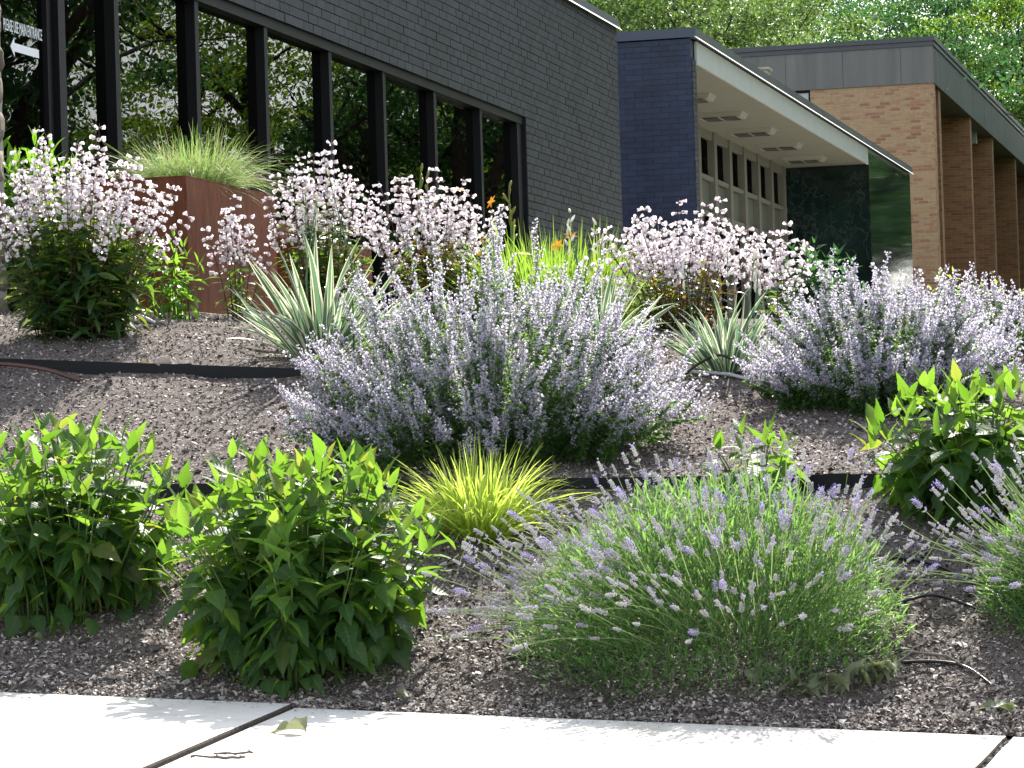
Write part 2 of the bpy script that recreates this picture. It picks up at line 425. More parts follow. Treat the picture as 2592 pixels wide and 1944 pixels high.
M['louvre'] = surf("fixture_louvre", (0.07, 0.07, 0.06), 0.5, 0.4)
M['beige'] = surf("beige_window_paint", (0.17, 0.163, 0.135), 0.7, 0.3, nscale=4, namt=0.08)
M['panelg'] = surf("grey_green_panel", (0.10, 0.108, 0.09), 0.6, 0.3, nscale=2, namt=0.1)
M['lettering'] = surf("white_vinyl", (0.8, 0.82, 0.84), 0.6, 0.2, namt=0.02)
M['alarm'] = surf("red_alarm_box", (0.16, 0.018, 0.02), 0.5, 0.4)
M['vent'] = surf("beige_vent_metal", (0.42, 0.36, 0.28), 0.6, 0.3, namt=0.15)
M['stone'] = surf("rough_field_stone", (0.17, 0.145, 0.115), 0.9, 0.2, nscale=5, namt=0.4, bscale=14, bstr=0.7, bdist=0.03, var=0.4)
M['stonemortar'] = surf("stone_mortar", (0.30, 0.28, 0.25), 0.95, 0.1)
M['plinth'] = surf("tan_concrete_plinth", (0.36, 0.30, 0.22), 0.9, 0.2, nscale=14, namt=0.25, bscale=60, bstr=0.3)
M['rock'] = surf("pale_rock", (0.34, 0.29, 0.24), 0.9, 0.2, nscale=20, namt=0.3, bscale=40, bstr=0.5, bdist=0.01)
M['edging'] = surf("black_steel_edging", (0.007, 0.008, 0.009), 0.65, 0.25, nscale=5, namt=0.2)
M['hose'] = surf("black_drip_hose", (0.012, 0.012, 0.013), 0.35, 0.5)
M['hosebrown'] = surf("brown_pipe", (0.075, 0.030, 0.022), 0.4, 0.5)
M['hosepale'] = surf("pale_plastic_pipe", (0.50, 0.49, 0.50), 0.5, 0.4)
M['twig'] = surf("grey_twig", (0.13, 0.11, 0.10), 0.9, 0.1, nscale=40, namt=0.4)
M['asphalt'] = surf("asphalt", (0.05, 0.05, 0.052), 0.9, 0.2, nscale=60, namt=0.4, bscale=150, bstr=0.3)
M['soil'] = surf("planter_soil", (0.035, 0.027, 0.022), 0.95, 0.1, nscale=30, namt=0.5, bscale=60, bstr=0.6)
M['lawn'] = surf("rough_lawn", (0.045, 0.075, 0.025), 0.95, 0.1, nscale=3, namt=0.45, bscale=40, bstr=0.6, bdist=0.03)
M['gravel'] = surf("joint_grit", (0.11, 0.095, 0.08), 0.95, 0.1, nscale=70, namt=0.6, bscale=120, bstr=1.0, bdist=0.01)

def concrete_mat():
    m, nt, out = new_mat("pale_sidewalk_concrete")
    p = N(nt, "ShaderNodeBsdfPrincipled")
    c = ramp(nt, noise(nt, 1.3, 5), [(0.3, (0.62, 0.59, 0.545)), (0.7, (0.72, 0.69, 0.645))])
    sp = ramp(nt, noise(nt, 170, 3, 0.7), [(0.30, (0.62, 0.58, 0.53)), (0.42, (1, 1, 1))])
    sp2 = mixc(nt, 1, ramp(nt, noise(nt, 46, 2), [(0.235, (0.5, 0.46, 0.42)), (0.27, (1, 1, 1))]), ramp(nt, noise(nt, 3.2, 6, 0.65), [(0.34, (0.80, 0.77, 0.72)), (0.5, (1, 1, 1))]), "MULTIPLY")
    L(nt, mixc(nt, 1, mixc(nt, 1, c, sp, 'MULTIPLY'), sp2, 'MULTIPLY'), p.inputs["Base Color"])
    p.inputs["Roughness"].default_value = 0.9; p.inputs["Specular IOR Level"].default_value = 0.2
    L(nt, bump(nt, noise(nt, 190, 4, 0.7), 0.35, 0.003), p.inputs["Normal"])
    L(nt, p.outputs[0], out.inputs[0])
    return m
M['concrete'] = concrete_mat()
def bed_mat():
    m, nt, out = new_mat("dark_shredded_mulch")
    p = N(nt, "ShaderNodeBsdfPrincipled")
    f = noise(nt, 55, 6, 0.75)
    c = ramp(nt, f, [(0.3, (0.062, 0.050, 0.044)), (0.55, (0.195, 0.165, 0.15)), (0.72, (0.34, 0.29, 0.26))])
    L(nt, c, p.inputs["Base Color"]); p.inputs["Roughness"].default_value = 0.95; p.inputs["Specular IOR Level"].default_value = 0.15
    L(nt, bump(nt, noise(nt, 70, 5, 0.75), 1.0, 0.02), p.inputs["Normal"])
    L(nt, p.outputs[0], out.inputs[0])
    return m
M['bed'] = bed_mat()
def chip_mat():
    m, nt, out = new_mat("mulch_chip")
    v, _, _ = var_of(nt)
    p = N(nt, "ShaderNodeBsdfPrincipled")
    c = ramp(nt, v, [(0, (0.05, 0.038, 0.034)), (0.4, (0.18, 0.15, 0.136)), (0.78, (0.33, 0.29, 0.268)), (0.93, (0.50, 0.44, 0.40)), (1.0, (0.70, 0.64, 0.59))])
    L(nt, c, p.inputs["Base Color"]); p.inputs["Roughness"].default_value = 0.75; p.inputs["Specular IOR Level"].default_value = 0.35
    L(nt, p.outputs[0], out.inputs[0])
    return m
M['chip'] = chip_mat()
def rust_mat():
    m, nt, out = new_mat("weathering_steel")
    p = N(nt, "ShaderNodeBsdfPrincipled")
    g = N(nt, "ShaderNodeTexCoord"); mp = N(nt, "ShaderNodeMapping"); mp.inputs["Scale"].default_value = (9, 9, 2.2)
    L(nt, g.outputs["Object"], mp.inputs[0])
    f = noise(nt, 1.4, 7, 0.65, mp.outputs[0])
    c = ramp(nt, f, [(0.28, (0.075, 0.022, 0.010)), (0.5, (0.145, 0.044, 0.018)), (0.75, (0.22, 0.075, 0.030))])
    c = mixc(nt, 0.6, c, ramp(nt, noise(nt, 60, 4, 0.7), [(0.3, (0.6, 0.6, 0.6)), (0.7, (1.25, 1.2, 1.15))]), 'MULTIPLY')
    L(nt, c, p.inputs["Base Color"]); p.inputs["Roughness"].default_value = 0.75; p.inputs["Specular IOR Level"].default_value = 0.3
    L(nt, bump(nt, noise(nt, 90, 4), 0.2, 0.003), p.inputs["Normal"])
    L(nt, p.outputs[0], out.inputs[0])
    return m
M['rust'] = rust_mat()
def glass_mat(name, tint, boost, wav=0.02):
    m, nt, out = new_mat(name)
    fr = N(nt, "ShaderNodeFresnel"); fr.inputs[0].default_value = 1.5
    g = N(nt, "ShaderNodeBsdfGlossy"); g.inputs["Roughness"].default_value = 0.0; g.inputs[0].default_value = (0.86, 0.84, 0.80, 1)
    t = N(nt, "ShaderNodeBsdfTransparent"); t.inputs[0].default_value = (*tint, 1)
    mx = N(nt, "ShaderNodeMixShader")
    co = N(nt, "ShaderNodeTexCoord"); mp = N(nt, "ShaderNodeMapping"); mp.inputs["Scale"].default_value = (1.0, 1.0, 2.2)
    L(nt, co.outputs["Object"], mp.inputs[0])
    h = noise(nt, 1.6, 2, 0.5, mp.outputs[0])
    nb = bump(nt, h, 0.5, wav)
    L(nt, nb, g.inputs["Normal"])
    L(nt, math_(nt, 'MULTIPLY', fr.outputs[0], boost, True), mx.inputs[0])
    L(nt, t.outputs[0], mx.inputs[1]); L(nt, g.outputs[0], mx.inputs[2]); L(nt, mx.outputs[0], out.inputs[0])
    return m
M['glass'] = glass_mat("tinted_window_glass", (0.25, 0.27, 0.25), 1.1, 0.0008)
M['glass3'] = glass_mat("clear_upper_glass", (0.9, 0.9, 0.92), 0.6, 0.002)
M['glass2'] = glass_mat("clear_window_glass", (0.30, 0.31, 0.30), 0.14, 0.002)
def marble_mat():
    m, nt, out = new_mat("polished_green_marble")
    p = N(nt, "ShaderNodeBsdfPrincipled")
    wv = noise(nt, 0.9, 5, 0.6)
    n2 = noise(nt, 2.3, 7, 0.7)
    vein = ramp(nt, math_(nt, 'ABSOLUTE', math_(nt, 'SUBTRACT', n2, 0.5)), [(0.0, (0.10, 0.11, 0.10)), (0.004, (0.02, 0.025, 0.022)), (0.014, (0, 0, 0))])
    c = ramp(nt, wv, [(0.3, (0.004, 0.009, 0.008)), (0.7, (0.010, 0.028, 0.024))])
    msk = ramp(nt, noise(nt, 0.8, 2), [(0.45, (0, 0, 0)), (0.6, (1, 1, 1))])
    L(nt, mixc(nt, msk, c, mixc(nt, 1, c, vein, 'ADD')), p.inputs["Base Color"])
    p.inputs["Roughness"].default_value = 0.06; p.inputs["Specular IOR Level"].default_value = 0.55
    L(nt, p.outputs[0], out.inputs[0])
    return m
M['marble'] = marble_mat()
def redbrick_mat():
    m, nt, out = new_mat("tan_orange_brick")
    v, _, _ = var_of(nt)
    p = N(nt, "ShaderNodeBsdfPrincipled")
    c = ramp(nt, v, [(0, (0.48, 0.315, 0.185)), (0.45, (0.49, 0.31, 0.18)), (0.7, (0.46, 0.265, 0.15)), (0.9, (0.41, 0.20, 0.12)), (1, (0.35, 0.16, 0.105))])
    c = mixc(nt, 0.5, c, ramp(nt, noise(nt, 12, 4), [(0.3, (0.75, 0.75, 0.75)), (0.7, (1.2, 1.2, 1.2))]), 'MULTIPLY')
    L(nt, c, p.inputs["Base Color"]); p.inputs["Roughness"].default_value = 0.9; p.inputs["Specular IOR Level"].default_value = 0.2
    L(nt, bump(nt, noise(nt, 50, 4), 0.3, 0.004), p.inputs["Normal"])
    L(nt, p.outputs[0], out.inputs[0])
    return m
M['redbrick'] = redbrick_mat()
M['tanmortar'] = surf("tan_mortar", (0.56, 0.47, 0.37), 0.95, 0.1)
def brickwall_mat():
    m, nt, out = new_mat("brick_with_painted_shade")
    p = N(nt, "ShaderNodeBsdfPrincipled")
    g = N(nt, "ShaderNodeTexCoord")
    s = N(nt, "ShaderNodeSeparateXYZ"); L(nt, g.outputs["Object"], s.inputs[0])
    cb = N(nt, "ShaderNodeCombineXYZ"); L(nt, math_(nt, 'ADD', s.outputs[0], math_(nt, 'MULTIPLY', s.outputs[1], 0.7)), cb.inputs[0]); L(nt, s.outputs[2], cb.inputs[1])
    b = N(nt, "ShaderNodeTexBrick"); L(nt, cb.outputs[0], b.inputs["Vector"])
    b.inputs["Color1"].default_value = (0.34, 0.17, 0.08, 1); b.inputs["Color2"].default_value = (0.22, 0.095, 0.048, 1); b.inputs["Mortar"].default_value = (0.30, 0.22, 0.15, 1)  # same brick in darker colours: the shade under the soffit is painted in
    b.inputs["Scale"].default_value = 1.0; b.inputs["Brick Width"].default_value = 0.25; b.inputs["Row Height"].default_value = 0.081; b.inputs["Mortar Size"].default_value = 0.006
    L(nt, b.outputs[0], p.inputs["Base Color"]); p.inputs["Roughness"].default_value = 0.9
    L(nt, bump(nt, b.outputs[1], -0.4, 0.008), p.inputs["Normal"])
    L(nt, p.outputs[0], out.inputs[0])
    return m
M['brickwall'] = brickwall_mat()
def patina_mat(name, stops):
    m, nt, out = new_mat(name)
    p = N(nt, "ShaderNodeBsdfPrincipled")
    g = N(nt, "ShaderNodeTexCoord"); mp = N(nt, "ShaderNodeMapping"); mp.inputs["Scale"].default_value = (3, 3, 0.25)
    L(nt, g.outputs["Object"], mp.inputs[0])
    f = noise(nt, 1.2, 5, 0.6, mp.outputs[0])
    c = ramp(nt, f, stops)
    L(nt, c, p.inputs["Base Color"]); p.inputs["Roughness"].default_value = 0.55; p.inputs["Specular IOR Level"].default_value = 0.4
    L(nt, bump(nt, noise(nt, 0.9, 2), 0.35, 0.03), p.inputs["Normal"])
    L(nt, p.outputs[0], out.inputs[0])
    return m
M['patina'] = patina_mat("bronze_fascia_metal", [(0.3, (0.13, 0.122, 0.118)), (0.62, (0.18, 0.168, 0.162)), (0.8, (0.21, 0.20, 0.195))])
M['patina2'] = patina_mat("weathered_green_fascia_metal", [(0.3, (0.035, 0.042, 0.040)), (0.58, (0.060, 0.070, 0.066)), (0.75, (0.12, 0.145, 0.13))])

# ================================================================== THE SETTING
def grid_sheet(name, As, Bs, mat, dz=0.0, zf=None):
    A_, B_ = np.meshgrid(As, Bs, indexing='ij')
    X = B_ * CU + A_ * SU; Y = -B_ * SU + A_ * CU
    Z = (gz(X, Y) if zf is None else zf(A_, B_)) + dz
    n, m = A_.shape
    i = (np.arange(n - 1) * m)[:, None] + np.arange(m - 1)[None]
    q = np.stack([i, i + 1, i + m + 1, i + m], -1).reshape(-1)
    V = np.stack([X, Y, Z], -1).reshape(-1, 3)
    me = mesh_from(name, V, q, np.full((n - 1) * (m - 1), 4), np.zeros((n - 1) * (m - 1)), np.zeros((len(V), 4)), [mat], True)
    o = bpy.data.objects.new(name, me); link(o); o["kind"] = "structure"
    return o
def flip_check(o): return o
ga = np.concatenate([np.linspace(-400, -20, 12), np.linspace(-10, 8, 10), np.linspace(8.5, 30, 60), np.linspace(32, 60, 15), np.linspace(70, 900, 20)])
gb = np.concatenate([np.linspace(-700, -40, 14), np.linspace(-30, 30, 60), np.linspace(40, 700, 14)])
grid_sheet("ground", ga, gb, M['lawn'], -0.16)
bed = grid_sheet("planting_bed", np.linspace(11.10, 25, 420), np.linspace(-8.38, 5, 260), M['bed'])
def szf(a, b): return -0.995 - 0.045 * (np.clip(b, -12, 8) + 3) + 0.02 * (a - 11.09)
grid_sheet("street", np.linspace(-30, 7.6, 8), np.linspace(-60, 60, 20), M['asphalt'], -0.14, szf)
# sidewalk: one slab beside the other, the left one heaved a little
side = bpy.data.objects.new("sidewalk", None); side.location = bw(-3, 10, -1.1); link(side); side["kind"] = "structure"
def slab(b0f, b1f, b0n, b1n, lift, name='slab', top=None, a_far=11.09):
    t = Tm(); n = 14
    rng = np.random.default_rng(int(abs(b0f) * 100))
    bot = []
    def zt(a, b): return float(szf(a, b)) + lift
    topv = []
    per = []
    for k in range(n): per.append((a_far, b0f + (b1f - b0f) * k / n))
    for k in range(n): per.append((a_far + (7.75 - a_far) * k / n, b1f + (b1n - b1f) * k / n))
    for k in range(n): per.append((7.75, b1n + (b0n - b1n) * k / n))
    for k in range(n): per.append((7.75 + (a_far - 7.75) * k / n, b0n + (b0f - b0n) * k / n))
    per = [(a + rng.normal(0, 0.0022), b + rng.normal(0, 0.0016)) for a, b in per]
    c = np.mean(per, axis=0)
    top = [bw(b, a, zt(a, b)) for a, b in per]
    mid = [bw(b + (b - c[1]) * 0.002, a + (a - c[0]) * 0.002, zt(a, b) - 0.008) for a, b in per]
    lo = [bw(b, a, zt(a, b) - 0.14) for a, b in per]
    m = len(per)
    V = top + mid + lo
    F = [tuple(range(m))[::-1] if False else tuple(range(m))]
    for k in range(m):
        j = (k + 1) % m
        F.append((k, j, m + j, m + k)); F.append((m + k, m + j, 2 * m + j, 2 * m + k))
    t.add(V, F, [0] + [1] * (len(F) - 1))
    return part(name, t, [M['concrete'], M['gravel']], side)
def at_walk(px, py):
    d = ray(px, py); db, da = wb(d[0], d[1])
    k = 10.0
    for _ in range(30):
        k = float(szf(da * k, db * k)) / d[2]
    return da * k, db * k
j1f, j1n = at_walk(778, 1775), at_walk(390, 1944)
j2f, j2n = at_walk(2556, 1862), at_walk(2478, 1944)
def ext(f, n, a): return f[1] + (n[1] - f[1]) * (a - f[0]) / (n[0] - f[0])
J1 = (ext(j1f, j1n, 11.09), ext(j1f, j1n, 7.75)); J2 = (ext(j2f, j2n, 11.09), ext(j2f, j2n, 7.75))
Wd = J2[0] - J1[0]; g_ = 0.013
slab(J1[0] + g_, J2[0] - g_, J1[1] + g_, J2[1] - g_, 0.0, a_far=11.07)
slab(J1[0] - Wd, J1[0] - g_, J1[1] - Wd, J1[1] - g_, 0.012, a_far=11.10)
slab(J2[0] + g_, J2[0] + Wd, J2[1] + g_, J2[1] + Wd, -0.004)
for k in (2, 3):
    slab(J1[0] - Wd * k, J1[0] - Wd * (k - 1) - 2 * g_, J1[1] - Wd * k, J1[1] - Wd * (k - 1) - 2 * g_, 0.0)
    slab(J2[0] + Wd * (k - 1) + 2 * g_, J2[0] + Wd * k, J2[1] + Wd * (k - 1) + 2 * g_, J2[1] + Wd * k, -0.004)
t = Tm()
for f, n in (J1, J2):
    V = []
    for k in range(11):
        a = 11.08 + (7.76 - 11.08) * k / 10; b = f + (n - f) * k / 10
        for s in (-1, 1): V.append(bw(b + s * 0.03, a, float(szf(a, b)) - 0.018))
    t.add(V, [(2 * k, 2 * k + 1, 2 * k + 3, 2 * k + 2) for k in range(10)])
part("joint_filler", t, M['gravel'], side)
t = Tm()
for k in range(24):
    b0 = -30 + 2.5 * k
    V = []
    for b in (b0, b0 + 2.48):
        for a in (7.58, 7.74):
            V += [bw(b, a, float(szf(a, b)) - 0.2), bw(b, a, float(szf(a, b)) - 0.006)]
    t.add(V, [(0, 1, 3, 2), (4, 6, 7, 5), (0, 4, 5, 1), (2, 3, 7, 6), (1, 5, 7, 3)])
kerb = part("kerb", t, M['concrete']); kerb["kind"] = "structure"

def pave(a, b): return gz(b * CU + a * SU, -b * SU + a * CU, 0)
grid_sheet("bounce_paving", np.linspace(39, 62, 20), np.linspace(-11.5, -4.5, 8), M['concrete'], 0.02, pave)  # unseen pale paving, added to bounce neutral light up to the porch soffit

# mulch chips over the bed
def chips():
    rng = np.random.default_rng(11)
    tm = []
    for k in range(4):
        t = Tm(); l, w = 0.5, 0.16 + 0.05 * k
        t.add([(-w, -l, 0), (w, -l * 0.8, 0.02), (w * 0.8, l * 0.1, 0.10), (-w, 0, 0.08), (w * 0.5, l, 0.0), (-w * 0.6, l * 0.9, 0.03)], [(0, 1, 2, 3), (3, 2, 4, 5)], 0, np.zeros((6, 4)))
        tm.append(t)
    n = 170000
    u = rng.random(n)
    a = 11.10 + 7.9 * u ** 1.55
    half = 0.19 * a
    b = (-a * 0.262) + (rng.random(n) * 2 - 1) * (half + 0.3)
    ok = (b > -8.3)
    a, b = a[ok], b[ok]; n = len(a)
    x = b * CU + a * SU; y = -b * SU + a * CU
    z = gz(x, y) + 0.003
    s = rng.gamma(4.0, 0.0036, n).clip(0.005, 0.05)
    az = rng.random(n) * 6.28; tilt = rng.normal(0, 0.55, n); rl = rng.normal(0, 0.5, n)
    d = np.stack([np.cos(az) * np.cos(tilt), np.sin(az) * np.cos(tilt), np.sin(tilt)], 1)
    X = unit(np.cross(d, np.array([0, 0, 1.0]) + 0 * d)); Z = np.cross(X, d)
    X2 = X * np.cos(rl)[:, None] + Z * np.sin(rl)[:, None]; Z2 = np.cross(X2, d)
    Ms = np.zeros((n, 4, 4)); Ms[:, 3, 3] = 1
    Ms[:, :3, 0] = X2 * s[:, None]; Ms[:, :3, 1] = d * s[:, None]; Ms[:, :3, 2] = Z2 * s[:, None]
    Ms[:, :3, 3] = np.stack([x, y, z], 1)
    tid = rng.integers(0, 4, n); var = rng.random(n) ** 1.25
    cs = [chunk(tm[k], Ms[tid == k], var[tid == k]) for k in range(4)]
    o = stuff_part("mulch", cs, [M['chip']])
    tag(o, "dark shredded bark mulch covering the sloping bed", "mulch")
    # a little mulch spilled on the slabs
    n = 420
    a = 11.06 - rng.gamma(1.2, 0.10, n); b = rng.uniform(-6, 0, n)
    pos = np.stack([b * CU + a * SU, -b * SU + a * CU, szf(a, b) + np.where(b < J1[0], 0.015, 0.003)], 1)
    Ms = np.array([frame(pos[i], (rng.normal(), rng.normal(), 0), (rng.normal(0, .2), rng.normal(0, .2), 1), rng.uniform(0.006, 0.022)) for i in range(n)])
    o = stuff_part("spilled_mulch", [chunk(tm[1], Ms, 0.5 * rng.random(n))], [M['chip']])
    tag(o, "bits of bark mulch spilled on the sidewalk edge", "mulch")
    # grit in the sidewalk joints
    n = 1500
    jj = rng.integers(0, 2, n); k = rng.random(n)
    a = 11.06 - 3.2 * k
    b = np.where(jj == 0, J1[0] + (J1[1] - J1[0]) * (11.08 - a) / 3.32, J2[0] + (J2[1] - J2[0]) * (11.08 - a) / 3.32) + rng.normal(0, 0.008, n)
    pos = np.stack([b * CU + a * SU, -b * SU + a * CU, szf(a, b) - 0.012], 1)
    Ms = np.array([frame(pos[i], rng.normal(size=3), rng.normal(size=3), rng.uniform(0.006, 0.016)) for i in range(n)])
    o = stuff_part("joint_grit", [chunk(tm[3], Ms, 0.3 + 0.68 * rng.random(n))], [M['chip']])
    tag(o, "loose grit lying in the sidewalk joints", "grit")
chips()

# steel edging along the two terraces
def edging(name, label, a, b0, b1, h, joints):
    root = empty(name, bw((b0 + b1) / 2, a, float(gz(*bw((b0 + b1) / 2, a, 0)[:2]))), label, "garden edging", "steel strips edging the terraces")
    cuts = [b0] + joints + [b1]
    for s0, s1 in zip(cuts[:-1], cuts[1:]):
        t = Tm(); n = max(2, int((s1 - s0) / 0.25)); V = []
        for k in range(n + 1):
            b = s0 + (s1 - s0) * k / n
            aa = a + 0.012 * math.sin(b * 1.3)
            p = bw(b, a + 0.03, 0); z = float(gz(p[0], p[1], 0)) + 0.010
            for da, dz in ((-0.004, -h - 0.05), (-0.004, 0), (0.004, 0), (0.004, -h - 0.05)):
                V.append(bw(b, aa + da, z + dz))
        F = [(4 * k + i, 4 * k + (i + 1) % 4, 4 * k + 4 + (i + 1) % 4, 4 * k + 4 + i) for k in range(n) for i in range(3)]
        t.add(V, F)
        part("strip", t, M['edging'], root)
    for j in joints:
        t = Tm(); p = bw(j, a + 0.03, 0); z = float(gz(p[0], p[1], 0)) + 0.014
        box_bw(t, j - 0.06, j + 0.06, a - 0.014, a - 0.005, z - h - 0.03, z)
        part("splice_plate", t, M['edging'], root)
edging("garden_edging", "black steel edging strip between the upper terrace and the bare mulch", 15.99, -8.3, -4.2, 0.06, [on_a(460, 895, 15.99)[0]])
edging("garden_edging", "black steel edging strip low in the bed behind the lavender", 13.69, -8.3, 2.0, 0.055, [on_a(2120, 1200, 13.69)[0], -4.3])

# ================================================================== BUILDINGS
def drip(parent, b, a0, a1, z):      # kicked-out metal flange under a coping
    V = []
    for a in (a0, a1):
        V += [bw(b, a, z), bw(b + 0.034, a, z - 0.036), bw(b + 0.030, a, z - 0.038), bw(b - 0.02, a, z - 0.004)]
    t = Tm().add(V, [(0, 1, 5, 4), (1, 2, 6, 5), (2, 3, 7, 6), (3, 0, 4, 7), (0, 3, 2, 1), (4, 5, 6, 7)])
    return part("drip_edge", t, M['drip'], parent)
def brick_field(parent, axis, fixed, s0, s1, z0, z1, Lb, ch, mats, nobj, holes=(), key=None, proud=0.012, seed=1, gap=0.008):
    # bricks of a wall in running bond; axis 'b': wall plane b=fixed, runs along a; axis 'a': plane a=fixed, runs along b
    rng = np.random.default_rng(seed)
    t = Tm().add([(x, y, z) for x in (-.5, .5) for y in (-.5, .5) for z in (-.5, .5)], BOXF, 0, np.zeros((8, 4)))
    Ms, od, vr = [], [], []
    nr = int((z1 - z0) / ch)
    for r in range(nr):
        zc = z1 - (r + 0.5) * ch
        iv = [(s0, s1)]
        for (h0, h1, hz0, hz1) in holes:
            if hz0 - 1e-3 < zc < hz1 + 1e-3:
                new = []
                for (p, q) in iv:
                    if h1 <= p or h0 >= q: new.append((p, q)); continue
                    if h0 > p: new.append((p, h0))
                    if h1 < q: new.append((h1, q))
                iv = new
        k0 = math.floor(s0 / Lb) - 1; k1 = math.ceil(s1 / Lb) + 1
        for k in range(k0, k1):
            p, q = k * Lb + (Lb / 2 if r % 2 else 0), (k + 1) * Lb + (Lb / 2 if r % 2 else 0)
            for (i0, i1) in iv:
                pp, qq = max(p, i0), min(q, i1)
                if qq - pp < 0.03: continue
                c = (pp + qq) / 2; ln = qq - pp - gap; pr = proud + rng.normal(0, 0.0012)
                Mx = np.eye(4)
                if axis == 'b':
                    P = bw(fixed + pr / 2, c, zc); sc = (pr, ln, ch - gap)
                else:
                    P = bw(c, fixed - pr / 2, zc); sc = (ln, pr, ch - gap)
                R3 = np.array(RB)[:3, :3]
                Mx[:3, :3] = R3 * np.array(sc)[None]
                Mx[:3, 3] = P - off_of(parent)
                Ms.append(Mx); od.append(key(c, zc) if key else c)
    scatter(parent, "brick", [t], mats, Ms, np.zeros(len(Ms), int), nobj, "brickwork", np.array(od))
BF = -8.4
BRH, BRL = 0.0845, 0.254
acorn = on_b(1560, 120, BF)[0]
ztop = on_b(1558, 72, BF)[1]
zhead = on_b(1328, 291, BF)[1]
aend = on_b(1331, 400, BF)[0]
bb = empty("black_brick_building", bw(-12, 28, 0.9), "low building of black painted brick with tall dark windows and a shiny roof edge", "building")
A0, ZF = 16.6, 1.05
# core behind the bricks, leaving the long window opening
t = Tm()
box_bw(t, BF - 0.3, BF, A0, acorn, zhead, ztop)
box_bw(t, BF - 0.3, BF, aend, acorn - 0.001, 0.3, zhead - 0.001)
box_bw(t, BF - 12, BF - 0.301, acorn - 0.3, acorn, 0.3, ztop)
part("wall", t, M['darkmortar'], bb)
brick_field(bb, 'b', BF, 20.2, acorn, 1.2, ztop, BRL, BRH, [M['darkbrick']], 300, [(A0, aend, -1, zhead)], None, 0.012, 3)
t = Tm(); box_bw(t, BF - 12, BF - 0.301, A0, acorn - 0.301, ztop - 0.3, ztop - 0.02); part("roof", t, M['coping'], bb)
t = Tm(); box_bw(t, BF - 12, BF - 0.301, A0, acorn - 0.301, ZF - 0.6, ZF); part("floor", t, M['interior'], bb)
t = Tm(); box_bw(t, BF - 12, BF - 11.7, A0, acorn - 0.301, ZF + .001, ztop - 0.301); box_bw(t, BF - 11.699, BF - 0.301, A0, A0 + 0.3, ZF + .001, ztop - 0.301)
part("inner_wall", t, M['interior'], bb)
# coping with a pale drip edge
t = Tm(); box_bw(t, BF - 0.32, BF + 0.035, A0, acorn + 0.05, ztop + 0.012, ztop + 0.11); part("coping", t, M['coping'], bb)
drip(bb, BF + 0.037, A0, acorn + 0.06, ztop + 0.014)
# storefront frame and panes
GB = BF - 0.115
mull_px = [(305, 160), (507, 160), (680, 160), (842, 200), (978, 250), (1106, 290), (1222, 330)]
mull = [on_b(x, y, BF - 0.03)[0] for x, y in mull_px]
door_a = on_b(170, 200, BF - 0.03)[0]
hz = zhead - 0.11
t = Tm(); box_bw(t, BF - 0.24, BF - 0.02, A0, aend - 0.001, hz, zhead - 0.002); part("head_frame", t, M['frame'], bb)
t = Tm(); box_bw(t, BF - 0.24, BF - 0.02, A0, aend - 0.001, ZF, ZF + 0.12); part("sill_frame", t, M['frame'], bb)
mus = [door_a] + mull + [aend - 0.02]
for k, a in enumerate(mus):
    w = 0.12 if k == 0 else (0.20 if k == len(mus) - 1 else 0.085)
    t = Tm(); box_bw(t, BF - 0.145, BF - 0.035, a - w, a, ZF + 0.121, hz - 0.001); part("mullion", t, M['frame'], bb)
    if k == 0:
        t = Tm(); box_bw(t, BF - 0.15, BF - 0.08, a - 0.22, a - w - 0.004, ZF + 0.121, hz - 0.001); part("door_stile", t, M['frame'], bb)
ed = [A0 + 0.3] + mus
ws = [0.225] + [0.085] * len(mull) + [0.20]
for k in range(len(ed) - 1):
    t = Tm(); box_bw(t, GB - 0.006, GB, ed[k] + 0.002, ed[k + 1] - ws[k] - 0.002, ZF + 0.122, hz - 0.002)
    o = part("pane" if k else "door_pane", t, M['glass'], bb)
    if k == 0: door_pane = o; o["label"] = "glass entrance door lettered in white with an arrow"
# lettering and arrow on the door glass
def text_mesh(s, size):
    c = bpy.data.curves.new("lettering", 'FONT'); c.body = s; c.size = size; c.align_x = 'RIGHT'; c.extrude = 0.0008
    o = bpy.data.objects.new("lettering", c); link(o)
    dg = bpy.context.evaluated_depsgraph_get(); dg.update()
    me = bpy.data.meshes.new_from_object(o.evaluated_get(dg))
    bpy.data.objects.remove(o)
    return me
ta, tz = on_b(106, 104, GB); ta2, tz2 = on_b(14, 74, GB)
me = text_mesh("PLEASE USE MAIN ENTRANCE", 0.115)
me.materials.clear(); me.materials.append(M['lettering'])
wtxt = max(v.co.x for v in me.vertices) - min(v.co.x for v in me.vertices)
want = (ta - ta2) / 23.0 * 24.3
p = bw(GB + 0.003, ta, tz) - off_of(bb)
MT = np.eye(4); MT[:3, 0] = np.array([SU, CU, 0]) * want / wtxt; MT[:3, 1] = (0, 0, 1); MT[:3, 2] = np.array([CU, -SU, 0]); MT[:3, 3] = p
lo = inst("lettering", me, MT, door_pane); lo["label"] = "white lettering PLEASE USE MAIN ENTRANCE on the door glass"
aa0, az0 = on_b(25, 119, GB); aa1, az1 = on_b(97, 135, GB)
zc = (az0 + az1) / 2
t = Tm()
hl = (aa1 - aa0)
pts = [(0, 0), (0.14, 0.075), (0.14, 0.032), (1, 0.032), (1, -0.032), (0.14, -0.032), (0.14, -0.075)]
V = [bw(GB + 0.003, aa0 + hl * x, zc + y * 0.9) for x, y in pts]
V2 = [bw(GB + 0.0045, aa0 + hl * x, zc + y * 0.9) for x, y in pts]
t.add(V + V2, [tuple(range(7))] + [tuple(range(7, 14))] + [(k, (k + 1) % 7, 7 + (k + 1) % 7, 7 + k) for k in range(7)])
part("arrow_mark", t, M['lettering'], door_pane)

